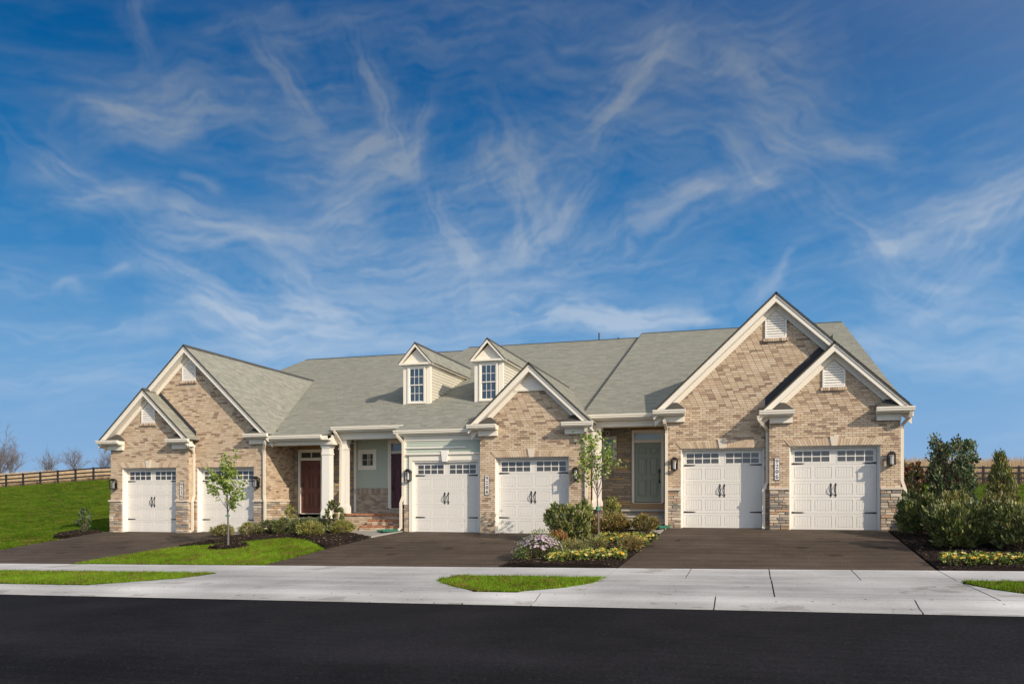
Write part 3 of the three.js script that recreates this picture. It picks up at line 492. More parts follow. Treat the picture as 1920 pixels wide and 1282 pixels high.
// overhead garage door: five sections, the top one glazed
function garageDoor(house, F, xc, dW, o = {}) {
  const w = o.w ?? 2.48, H = o.h ?? 2.5, rec = o.rec ?? .24, x0 = xc - w / 2, x1 = xc + w / 2, dD = dW + rec, c = .055;
  const fr = new Buf().box(x0, x0 + c, F, F + H - c, dD - .09, dD + .02).box(x1 - c, x1, F, F + H - c, dD - .09, dD + .02).box(x0, x1, F + H - c, F + H, dD - .09, dD + .02);
  if (rec > .15) fr.box(x0, x0 + .018, F, F + H - .018, dW + .015, dD - .091).box(x1 - .018, x1, F, F + H - .018, dW + .015, dD - .091).box(x0, x1, F + H - .018, F + H, dW + .015, dD - .091);
  part('garage_door_frame', fr, M.white, house);
  const a = x0 + c + .006, b = x1 - c - .006, W = b - a, top = F + H - c - .006, sec = (top - F - .012) / 5;
  const body = new Buf().box(a, b, F + .012, top, dD + .011, dD + .05), face = (X0, X1, Y0, Y1) => body.box(X0, X1, Y0, Y1, dD, dD + .0105);
  const door = new THREE.Group(); door.name = 'garage_door'; door.base = house.base; house.add(door);
  const cols = 4, mx = .075, gap = .095, cw = (W - 2 * mx - (cols - 1) * gap) / cols;
  for (let s = 0; s < 5; s++) {
    const y0 = F + .012 + s * sec + .005, y1 = y0 + sec - .010;
    if (s < 4) {
      const py0 = y0 + .07, py1 = y1 - .07; face(a, b, y0, py0); face(a, b, py1, y1);
      let x = a;
      for (let k = 0; k < cols; k++) {
        const p0 = a + mx + k * (cw + gap), p1 = p0 + cw; face(x, p0, py0, py1); x = p1;
        const g = .020, pb = new Buf(), nb = 6, bw = (cw - 2 * g) / nb; for (let i = 0; i < nb; i++) pb.box(p0 + g + i * bw + .003, p0 + g + (i + 1) * bw - .003, py0 + g, py1 - g, dD + .001, dD + .0105);
        part('panel', pb, M.door, door);
      }
      face(x, b, py0, py1);
    } else {
      const wy0 = y0 + .06, wy1 = y1 - .055, m = (a + b) / 2; face(a, b, y0, wy0); face(a, b, wy1, y1); const gw = (W - 2 * .07 - .17) / 2;
      face(a, a + .07, wy0, wy1); face(a + .07 + gw, b - .07 - gw, wy0, wy1); face(b - .07, b, wy0, wy1);
      for (const q0 of [a + .07, b - .07 - gw]) {
        const ms = new Buf(); for (let i = 0; i <= 4; i++) { const xx = q0 + (gw - .024) * i / 4; ms.box(xx, xx + .024, wy0, wy1, dD - .008, dD + .012); }
        for (let j = 0; j <= 2; j++) for (let i = 0; i < 4; i++) { const yy = wy0 + (wy1 - wy0 - .024) * j / 2, xx = q0 + (gw - .024) * i / 4 + .024; ms.box(xx, xx + (gw - .024) / 4 - .024, yy, yy + .024, dD - .008, dD + .012); }
        part('window_grid', ms, M.white, door);
        for (let i = 0; i < 4; i++) for (let j = 0; j < 2; j++) { const xx = q0 + (gw - .024) * i / 4 + .024, yy = wy0 + (wy1 - wy0 - .024) * j / 2 + .024; part('pane', new Buf().box(xx, xx + (gw - .024) / 4 - .024, yy, yy + (wy1 - wy0 - .024) / 2 - .024, dD + .003, dD + .0098), M.glass, door); }
      }
    }
  }
  part('section_panel', body, M.door, door);
  for (const [hx, s] of [[a + .012, 1], [b - .012, -1]]) for (const hy of [F + .012 + sec * 4 + .035, F + .012 + sec * 1 + .035]) part('strap_hinge', new Buf().prism([[hx, hy - .022], [hx + s * .30, hy - .014], [hx + s * .37, hy], [hx + s * .30, hy + .014], [hx, hy + .022]], dD - .014, dD - .001), M.iron, door);
  for (const s of [-1, 1]) {
    const hx = (a + b) / 2 + s * .065, hy = F + .012 + sec * 2.45, path = Array.from({ length: 9 }, (_, i) => { const t = i / 8; return P(hx - .045 * Math.sin(t * Math.PI) * (s > 0 ? 1 : 1), hy - .14 + .28 * t, dD - .02 - .035 * Math.sin(t * Math.PI)); });
    const hb = new Buf().tube(path, .011, 6); for (const e of [-1, 1]) hb.prism([[hx - .03, hy + e * .14], [hx, hy + e * .215], [hx + .03, hy + e * .14], [hx, hy + e * .10]], dD - .016, dD - .001); hb.box(hx - .008, hx + .008, hy - .1, hy + .1, dD - .010, dD - .001); part('handle', hb, M.iron, door);
  }
  part('threshold', new Buf().box(x0, x1, F - .06, F + .010, dW + .02, dD + .06), M.walk, house);
}
// six-panel entry door with transom and casing
function entryDoor(house, F, x0, x1, sill, dW, mat, o = {}) {
  const cas = o.cas ?? .10, h = 2.03, top = sill + h, tr0 = top + .08, tr1 = top + (o.transom ?? .42), g = F;
  part('door_casing', new Buf().box(x0 - cas, x0, g + sill - .02, g + tr1 + cas, dW - .05, dW + .08).box(x1, x1 + cas, g + sill - .02, g + tr1 + cas, dW - .05, dW + .08).box(x0, x1, g + tr1, g + tr1 + cas, dW - .05, dW + .08).box(x0, x1, g + top, g + tr0, dW - .045, dW + .08).box(x0 - cas * .5, x1 + cas * .5, g + sill - .05, g + sill - .021, dW - .09, dW + .08), M.trim, house);
  const W = x1 - x0, dD = dW + .03, slab = new Buf().box(x0 + .006, x1 - .006, g + sill, g + top - .006, dD, dD + .045), door = part('entry_door', slab, mat, house), st = .115, mid = .11, pw = (W - 2 * st - mid) / 2;
  for (const [a, b] of [[.20, .78], [.93, 1.52], [1.64, 1.87]]) for (const k of [0, 1]) { const p0 = x0 + st + k * (pw + mid), y0 = g + sill + a, y1 = g + sill + b, q = new Buf(), t = .022; q.box(p0, p0 + pw, y0, y0 + t, dD - .03, dD - .001).box(p0, p0 + pw, y1 - t, y1, dD - .03, dD - .001).box(p0, p0 + t, y0 + t, y1 - t, dD - .03, dD - .001).box(p0 + pw - t, p0 + pw, y0 + t, y1 - t, dD - .03, dD - .001).box(p0 + .05, p0 + pw - .05, y0 + .05, y1 - .05, dD - .022, dD - .001); part('panel', q, mat, door); }
  const lx = o.lockRight ? x1 - .07 : x0 + .07, hb = new Buf().box(lx - .03, lx + .03, g + sill + 1.0, g + sill + 1.12, dD - .035, dD - .001).tube([P(lx, g + sill + .98, dD - .02), P(lx, g + sill + .93, dD - .07), P(lx, g + sill + .78, dD - .07), P(lx, g + sill + .70, dD - .02)], .013, 6).box(lx - .025, lx + .025, g + sill + .64, g + sill + .74, dD - .02, dD - .001); part('handle', hb, M.bronze, door);
  const n = o.lites ?? 1, pm = o.glass ?? M.glass, pwid = W / n; const tg = part('transom', new Buf().box(x0, x1, g + tr0, g + tr0 + .03, dD - .01, dD + .04).box(x0, x1, g + tr1 - .03, g + tr1, dD - .01, dD + .04), M.trim, house);
  for (let i = 0; i < n; i++) { part('pane', new Buf().box(x0 + i * pwid + .02, x0 + (i + 1) * pwid - .02, g + tr0 + .03, g + tr1 - .03, dD + .01, dD + .016), pm, tg); part('stile', new Buf().box(x0 + i * pwid, x0 + i * pwid + .0195, g + tr0 + .03, g + tr1 - .03, dD - .009, dD + .03).box(x0 + (i + 1) * pwid - .0195, x0 + (i + 1) * pwid, g + tr0 + .03, g + tr1 - .03, dD - .009, dD + .03), M.trim, tg); }
}
// window: frame and a grid of panes
function windowUnit(parent, house, x0, x1, y0, y1, d, nx, ny, o = {}) {
  const c = o.cas ?? .09, s = .035, w = part('window', new Buf().box(x0 - c, x1 + c, y1, y1 + c, d - .04, d + .02).box(x0 - c, x1 + c, y0 - c, y0, d - .05, d + .02).box(x0 - c, x0, y0, y1, d - .04, d + .02).box(x1, x1 + c, y0, y1, d - .04, d + .02), M.trim, parent);
  const sash = (a, b, dd) => { const q = new Buf().box(x0, x1, b - s, b, dd, dd + .03).box(x0, x1, a, a + s, dd, dd + .03).box(x0, x0 + s, a + s, b - s, dd, dd + .03).box(x1 - s, x1, a + s, b - s, dd, dd + .03), W = x1 - x0 - 2 * s, H = b - a - 2 * s; for (let i = 1; i < nx; i++) q.box(x0 + s + W * i / nx - .008, x0 + s + W * i / nx + .008, a + s, b - s, dd + .004, dd + .02); for (let j = 1; j < ny; j++) q.box(x0 + s, x1 - s, a + s + H * j / ny - .008, a + s + H * j / ny + .008, dd + .005, dd + .0195); part('sash', q, M.white, w); for (let i = 0; i < nx; i++) for (let j = 0; j < ny; j++) part('pane', new Buf().box(x0 + s + W * i / nx + .003, x0 + s + W * (i + 1) / nx - .003, a + s + H * j / ny + .003, a + s + H * (j + 1) / ny - .003, dd + .012, dd + .018), o.glass ?? M.blueglass, w); };
  if (o.double) { const m = (y0 + y1) / 2; sash(m - .02, y1, d - .015); sash(y0, m + .015, d + .016); } else sash(y0, y1, d - .012);
  return w;
}
function lapSiding(house, name, x0, x1, y0, y1, d, mat, holes = [], e = .1) {     // front-facing boards, each tilted out at its lower edge
  const bk = new Buf(), ys = [y0, y1, ...holes.flatMap((h) => [h[2], h[3]])].filter((y) => y >= y0 && y <= y1).sort((a, b) => a - b); for (let i = 0; i + 1 < ys.length; i++) { if (ys[i + 1] - ys[i] < .005) continue; let l = [[x0, x1]]; for (const [a, b, p, q] of holes) if (ys[i + 1] > p + .01 && ys[i] < q - .01) l = cut(l, a, b); for (const [a, b] of l) bk.box(a, b, ys[i], ys[i + 1], d, d + .1); }
  const wall = part(name, bk, mat, house);
  for (let y = y0; y < y1 - .01; y += e) { let list = [[x0, x1]]; const t = Math.min(y + e, y1); for (const [a, b, p, q] of holes) if (t > p + .01 && y < q - .01) list = cut(list, a, b); for (const [a, b] of list) part('board', new Buf().obox(P(a, y, d - .018), [b - a, 0, 0], [0, t - y + .004, -.013], [0, 0, .006]).quad(P(a, y, d - .001), P(b, y, d - .001), P(b, y, d - .018), P(a, y, d - .018)), mat, wall); }
  return wall;
}
function column(house, x, y0, y1, d, w) {
  const h = w / 2, ring = (a, b, k) => [a, b, k], c = part('column', new Buf().obox(P(x - h, y0 + .3, d + h), [w, 0, 0], [0, y1 - y0 - .6, 0], [0, 0, w]), M.column, house);
  const blk = (a, b, e) => [x - h - e, x + h + e, a, b, d - h - e, d + h + e];
  part('column_base', new Buf().box(...blk(y0, y0 + .24, .035)).box(...blk(y0 + .2405, y0 + .30, .018)), M.column, c);
  part('capital', new Buf().box(...blk(y1 - .36, y1 - .30, .02)).box(...blk(y1 - .12, y1 - .0505, .03)).box(...blk(y1 - .05, y1, .05)).box(...blk(y1 - .299, y1 - .121, .004)), M.column, c);
}
function lantern(x, y, d, label) {                                   // wall lantern fixed at (x, y) on a wall facing the street
  const t = thing('wall_lantern', label, 'wall lantern', P(x, y, d), 'black wall lanterns beside the garage doors'), q = (b, n, m) => part(n, b, m, t), c = d - .15;
  q(new Buf().box(x - .06, x + .06, y - .16, y + .06, d - .025, d + .005), 'back_plate', M.black);
  q(new Buf().tube([P(x, y - .10, d - .02), P(x, y - .17, d - .07), P(x, y - .19, c), P(x, y - .15, c)], .012, 6), 'bracket', M.black);
  const cap = new Buf(); cap.obox(P(x - .115, y + .14, c + .115), [.23, 0, 0], [0, .02, 0], [0, 0, .23]); cap.box(x - .085, x + .085, y + .16, y + .20, c - .085, c + .085).box(x - .05, x + .05, y + .20, y + .235, c - .05, c + .05); q(cap, 'cap', M.black);
  q(new Buf().box(x - .10, x + .10, y - .155, y - .135, c - .10, c + .10), 'base_plate', M.black);
  for (const a of [-1, 1]) for (const b of [-1, 1]) q(new Buf().box(x + a * .09 - .011, x + a * .09 + .011, y - .135, y + .14, c + b * .09 - .011, c + b * .09 + .011), 'corner_post', M.black);
  q(new Buf().tube([P(x, y - .135, c), P(x, y + .125, c)], .040, 14).add(new THREE.CircleGeometry(.040, 14).rotateX(-Math.PI / 2), new THREE.Matrix4().makeTranslation(x, y + .125, -c)), 'glass_chimney', M.lampglass);
}
const font = await new FontLoader().loadAsync('fonts/droid/droid_serif_bold.typeface.json');
function numberPlate(text, x, y, d, label) {
  const t = thing('house_number_plate', label, 'house number', P(x, y - .33, d)), w = .125, h = .64;
  part('plate', new Buf().box(x - w / 2, x + w / 2, y - h / 2, y + h / 2, d - .02, d), M.plate, t);
  part('rim', new Buf().box(x - w / 2 - .007, x + w / 2 + .007, y + h / 2, y + h / 2 + .008, d - .024, d).box(x - w / 2 - .007, x + w / 2 + .007, y - h / 2 - .008, y - h / 2, d - .024, d).box(x - w / 2 - .007, x - w / 2, y - h / 2, y + h / 2, d - .024, d).box(x + w / 2, x + w / 2 + .007, y - h / 2, y + h / 2, d - .024, d), M.black, t);
  [...text].forEach((ch, i) => { const g = new TextGeometry(ch, { font, size: .118, depth: .006, curveSegments: 5 }); g.computeBoundingBox(); const bb = g.boundingBox; const b = new Buf().add(g, new THREE.Matrix4().makeTranslation(x - (bb.min.x + bb.max.x) / 2, y + h / 2 - .155 * (i + .5) - .01 - (bb.min.y + bb.max.y) / 2, -d + .0205)); part('digit', b, M.black, t); });
}
function splashBlock(x, d, turn, label) {
  const y = E(x, d) + .05, t = solo('splash_block', new Buf().slab([[-.15, 0, -.32], [.15, 0, -.32], [.2, 0, .32], [-.2, 0, .32]], [0, .03, 0]).slab([[-.15, .031, -.32], [-.12, .031, -.32], [-.165, .031, .32], [-.2, .031, .32]], [0, .04, 0]).slab([[.12, .031, -.32], [.15, .031, -.32], [.2, .031, .32], [.165, .031, .32]], [0, .04, 0]).slab([[-.12, .031, -.32], [.12, .031, -.32], [.12, .031, -.28], [-.12, .031, -.28]], [0, .05, 0]), M.green, [0, 0, 0], label, 'splash block', 'green plastic splash blocks'); t.position.set(x, y, -d); t.rotation.y = turn;
}

// garage pair of the two outer houses: u runs inward from the outer wall, s = +1 for the left house and -1 for the right house
function outerGarage(house, F, x0, s, dP, seed) {
  const X = (u) => x0 + s * u, dB = dP + .29, lo = (a, b) => [Math.min(X(a), X(b)), Math.max(X(a), X(b))], UX = [1, 0, 0], N = [0, 0, 1];
  const uA = .533, uB = 3.724, W = 2.48, H = 2.5, doorA = lo(uA, uA + W), doorB = lo(uB, uB + W), wallA = lo(0, 3.58), wallB = lo(3.58, 6.62), xaS = X(1.785), xaB = X(3.39), yaS = 5.47, yaB = 7.09, halfS = 2.07, halfB = 3.62, sl = 1.24;
  const roofLine = (xa, ya, half) => (y) => { const k = (ya - .3 - y) / GR; return [xa - k, xa + k]; };
  const lim = (list, [a, b]) => list.map(([p, q]) => [Math.max(p, a), Math.min(q, b)]).filter(([p, q]) => q - p > .02);
  const lineS = roofLine(xaS, yaS, halfS), lineB = roofLine(xaB, yaB, halfB);
  // backing walls
  const back = (w, door, apexX, apexY, d, both) => { const b = new Buf(), k = (x) => F + Math.min(apexY - .27 - Math.abs(x - apexX) * GR, 99), t = d + .012; b.box(w[0], door[0], F - .3, F + H, t, t + .14).box(door[1], w[1], F - .3, F + H, t, t + .14); const xs = [both[0], apexX, both[1]].sort((p, q) => p - q); b.prism([[both[0], F + H], [both[1], F + H], ...(both[1] > apexX ? [[both[1], k(both[1])]] : []), ...(apexX > both[0] && apexX < both[1] ? [[apexX, k(apexX)]] : []), [both[0], k(both[0])]], t, t + .14); return b; };
  const rowsA = (y) => { let l = lim([lineS(y)], wallA); if (y < H + .2) { const k = y < H ? 0 : .17 * (y - H) / .2; l = cut(l, doorA[0] - k, doorA[1] + k); } return l; };
  const vent = (l, y, xc, yb, yp) => (y > yb - .1 && y < yp ? cut(l, xc - .31, xc + .31) : l);
  brickWall(house, { O: [0, F, -dP], U: UX, N, y0: 1.275, y1: 5.2, seed, keep: 300, back: back(wallA, doorA, xaS, yaS, dP, wallA), rows: (y) => vent(rowsA(y), y, xaS, 4.2, 5.12), label: 'buff brick wall of the projecting gable' });
  const rowsB = (y) => { let l = lim([lineB(y)], lo(0, 6.62)); l = y < 5.2 ? l.flatMap((q) => { const [p, e] = lineS(y - .3), a = Math.max(Math.min(p, e) + .25, wallA[0]), b = Math.min(e - .25, wallA[1]); return y < 3.4 ? cut([q], wallA[0], wallA[1]) : b > a ? cut([q], a, b) : [q]; }) : l; if (y < H + .2) { const k = y < H ? 0 : .17 * (y - H) / .2; l = cut(l, doorB[0] - k, doorB[1] + k); } return l; };
  const bB = back(wallB, doorB, xaB, yaB, dB, lo(0, 6.62)); 
  brickWall(house, { O: [0, F, -dB], U: UX, N, y0: 1.275, y1: 6.8, seed: seed + 1, back: bB, rows: (y) => vent(rowsB(y), y, xaB, 5.78, 6.7), label: 'buff brick wall of the tall gable' });
  // returns of the projecting wall, outer side and inner corner
  brickWall(house, { O: [X(3.58), F, -dP - .3 * (s < 0)], U: [0, 0, s > 0 ? -1 : 1], N: [s, 0, 0], y0: -.1, y1: 3.7, seed: seed + 2, back: new Buf().box(X(3.58) - (s > 0 ? .1 : -.012), X(3.58) + (s > 0 ? -.012 : .1), F - .3, F + 3.7, dP + .014, dB + .01), rows: () => [[0, .30]] });
  part('side_wall', new Buf().box(X(0) - (s > 0 ? 0 : .12), X(0) + (s > 0 ? .12 : 0), F - .5, F + 3.45, dP + .16, 54), M.sideWall, house);
  // stone base with its sill
  const stoneRows = (w, door) => () => cut([[w[0] - (w === wallA && s > 0 ? .04 : 0), w[1] + (w === wallA && s < 0 ? .04 : 0)]], door[0], door[1]);
  stoneWall(house, { O: [0, F, -dP + .0], U: UX, N, y0: -.12, y1: 1.205, seed: seed + 3, rows: stoneRows(wallA, doorA), back: new Buf().box(wallA[0], doorA[0], F - .2, F + 1.2, dP + .001, dP + .0115).box(doorA[1], wallA[1], F - .2, F + 1.2, dP + .001, dP + .0115) });
  stoneWall(house, { O: [0, F, -dB + .0], U: UX, N, y0: -.12, y1: 1.205, seed: seed + 4, rows: stoneRows(wallB, doorB), back: new Buf().box(wallB[0], doorB[0], F - .2, F + 1.2, dB + .001, dB + .0115).box(doorB[1], wallB[1], F - .2, F + 1.2, dB + .001, dB + .0115) });
  for (const [w, door, d] of [[wallA, doorA, dP], [wallB, doorB, dB]]) for (const [a, b] of cut([[w[0] - (w === wallA && s > 0 ? .06 : 0), w[1] + (w === wallA && s < 0 ? .06 : 0)]], door[0], door[1])) part('stone_sill', new Buf().box(a, b, F + 1.206, F + 1.274, d - .085, d + .01), M.caststone, house);
  garageDoor(house, F, (doorA[0] + doorA[1]) / 2, dP); garageDoor(house, F, (doorB[0] + doorB[1]) / 2, dB);
  jackArch(house, F, (doorA[0] + doorA[1]) / 2, W, H, dP, seed + 5); jackArch(house, F, (doorB[0] + doorB[1]) / 2, W, H, dB, seed + 6);
  for (const [d, dr] of [[dP, doorA], [dB, doorB]]) part('lintel', new Buf().box(dr[0] - .08, dr[1] + .08, F + H - .008, F + H - .001, d - .008, d + .22), M.iron, house);
  // gables; the tall one runs back into the main roof
  const valley = (h) => 25.6 + (h - 3.6) / .3767 + .25, inner = s > 0 ? 'backR' : 'backL', outer = s > 0 ? 'backL' : 'backR';
  gable(house, F, { xa: xaB, ya: yaB, half: halfB, dW: dB, seed: seed + 10, [inner]: [dB + .6, valley(yaB)], [outer]: [dB + 1, valley(yaB)], [s > 0 ? 'retR' : 'retL']: 1.0, ridgeTo: valley(yaB), [s > 0 ? 'trimL' : 'trimR']: .52 });
  gable(house, F, { xa: xaS, ya: yaS + .012, half: halfS, dW: dP, seed: seed + 20, backL: [dB + .02, dB + .02], backR: [dB + .02, dB + .02], retL: 1.0, retR: 1.0, ridgeTo: dB });
  { const hiY = s > 0 ? .20 : .34, xe = X(3.70), k = (x) => F + yaS - Math.abs(x - xaS) * GR; part('step_flashing', new Buf().prism([[xaS, k(xaS) - .05], [xe, k(xe) - .05], [xe, k(xe) + hiY], [xaS, k(xaS) + hiY]], dB - .022, dB - .013), M.stepflash, house); }
  louverVent(house, F, xaS, 4.2, 4.71, 5.0, .62, dP - .002); louverVent(house, F, xaB, 5.78, 6.33, 6.62, .62, dB - .002);
  const rr = rng(seed + 30); sillBricks(house, house.children.find((m) => m.name === 'gable_vent'), xaS - .36, xaS + .36, F + 4.15, dP, rr); sillBricks(house, house.children.filter((m) => m.name === 'gable_vent').pop(), xaB - .36, xaB + .36, F + 5.73, dB, rr);
  return { X, dB, doorA, doorB, wallA, wallB };
}
function mainRoof(house, F, x0, x1, eaves, seed, x1top = x1) {    // eaves: [from x, to x, eave depth]
  const k = Math.hypot(1, .3767), U = [1, 0, 0], W = unit([0, .3767, -1]), O = [0, F + H_D(25), -25], v = (d) => (d - 25) * k;
  const poly = []; for (const [a, b, d] of eaves) poly.push([a, v(d)], [b, v(d)]); poly.push([x1top, v(RIDGE_D)], [eaves[0][0], v(RIDGE_D)]);
  const r = roofPlane(house, O, U, W, poly, seed, 'roof', .16, 'grey-green shingled main roof');
  const top = F + H_D(RIDGE_D), W2 = unit([0, .3767, 1]);
  part('rear_roof', new Buf().slab([P(eaves[0][0], top, RIDGE_D), P(x1top, top, RIDGE_D), P(x1top, F + 3.3, 56), P(eaves[0][0], F + 3.3, 56)], [0, -.12, 0]), M.roofBase, house);
  part('ridge_cap', new Buf().slab([P(eaves[0][0], top - .045, RIDGE_D - .16), P(eaves[0][0], top + .02, RIDGE_D), P(eaves[0][0], top - .05, RIDGE_D + .16)], [x1top - eaves[0][0], 0, 0]), M.ridge, house);
  part('rear_wall', new Buf().box(x0 + .1, x1 - .3, F - .5, F + 3.3, 54.1, 54.2), M.sideWall, house);
  return r;
}
function endWall(house, F, x, s) { part('end_gable', new Buf().slab([P(x, F + 3.3, 26), P(x, F + H_D(RIDGE_D) - .25, RIDGE_D), P(x, F + 3.2, 54)], [s * .1, 0, 0]), M.sideWall, house); }

const F0 = -.365, F8 = -.204, F6 = 0;
// ------------------------------------------------------------------ left house
{
  const F = F0, house = thing('row_house', 'left house of the row with maroon door and two white garage doors', 'house', P(-19.2, F, 25.5), 'attached brick houses of the row');
  const g = outerGarage(house, F, -23.86, 1, 25.52, 100);
  mainRoof(house, F, -23.9, -14.5, [[-24.3, -16.9, 26.3], [-16.9, -14.5, 25.6]], 140); endWall(house, F, -23.86, -1);
  // side wall of the garage that faces the porch
  const xi = -17.24, dB = g.dB, yT = 3.35;
  brickWall(house, { O: [xi, F, -dB], U: [0, 0, -1], N: [1, 0, 0], y0: 1.275, y1: yT, seed: 151, back: new Buf().box(xi - .13, xi - .012, F - .3, F + yT, dB + .013, 27.85), rows: () => [[0, 2.02]] });
  stoneWall(house, { O: [xi, F, -dB], U: [0, 0, -1], N: [1, 0, 0], y0: -.1, y1: 1.205, seed: 152, rows: () => [[.03, 2.02]], back: new Buf().box(xi - .01, xi - .001, F - .2, F + 1.2, dB + .013, 27.83) });
  part('stone_sill', new Buf().box(xi + .001, xi + .075, F + 1.206, F + 1.274, dB - .085, 27.8), M.caststone, house);
  // porch
  const dE = 27.84, fl = .6;
  stoneWall(house, { O: [0, F, -dE], U: [1, 0, 0], N: [0, 0, 1], y0: fl, y1: 3.4, seed: 153, mm: ledgeMats, hmin: .05, hmax: .10, wmin: .18, wmax: .6, proud: .04, rows: () => cut([[xi + .03, -14.5]], -17.06, -15.89), back: new Buf().box(xi, -17.04, F - .2, F + 3.5, dE + .001, dE + .1).box(-15.91, -14.5, F - .2, F + 3.5, dE + .001, dE + .1).box(-17.04, -15.91, F + 3.2, F + 3.5, dE + .001, dE + .1) });
  entryDoor(house, F, -16.93, -16.02, fl + .18, dE - .01, M.maroon, { lites: 2, cas: .085, transom: .34, glass: M.glass });
  for (let i = 0; i < 8; i++) part('header_plank', new Buf().box(-17.06 + i * .147, -17.06 + (i + 1) * .147 - .006, F + 3.245, F + 3.42, dE - .05, dE), M.wood, house);
  stoneWall(house, { O: [0, F, -26.35], U: [1, 0, 0], N: [0, 0, 1], y0: -.1, y1: fl - .06, seed: 154, rows: () => [[xi + .04, -14.5]], back: new Buf().box(xi, -14.5, F - .3, F + fl - .06, 26.36, 27.84) });
  part('porch_slab', new Buf().box(xi + .02, -14.51, F + fl - .059, F + fl, 26.27, 27.83), M.flag, house);
  part('porch_beam', new Buf().box(xi - .2, -14.45, F + 3.27, F + 3.60, 25.88, 26.3), M.trim, house); part('porch_ceiling', new Buf().box(xi, -14.5, F + 3.42, F + 3.46, 26.31, 27.83), M.soffit, house);
  gutter(house, P(-16.95, F + 3.60, 25.60), P(-14.72, F + 3.60, 25.60), [0, 0, 1]); part('eave_board', new Buf().box(-16.95, -14.5, F + 3.42, F + 3.57, 25.61, 25.87), M.trim, house);
  column(house, -14.80, F + fl, F + 3.27, 26.16, .30);
  downspout(house, [P(-20.12, F + 3.40, 25.16), P(-20.10, F + 3.30, 25.20), P(-20.22, F + 3.12, 25.66), P(-20.22, F + 3.0, 25.74), P(-20.22, F + 1.42, 25.74), P(-20.2, F + 1.2, 25.62), P(-20.2, F + .12, 25.62), P(-20.24, F + .06, 25.5)]);
  downspout(house, [P(-16.98, F + 3.42, 25.52), P(-17.02, F + 3.32, 25.55), P(-17.16, F + 3.1, 25.70), P(-17.17, F + 2.95, 25.74), P(-17.17, F + 1.42, 25.74), P(-17.1, F + 1.22, 25.68), P(-17.1, F + .15, 25.68), P(-17.06, F + .08, 25.58)]);
  lantern(-23.60, F + 1.86, 25.50, 'black wall lantern at the far left house corner'); lantern(-17.46, F + 1.9, dB - .02, 'black wall lantern left of the maroon door, behind the young lawn tree');
  numberPlate('9210', -20.58, F + 1.63, 25.505, 'white vertical number plate 9210 on the left house');
  splashBlock(-17.0, 25.1, .5, 'green splash block below the left house downspout');
}
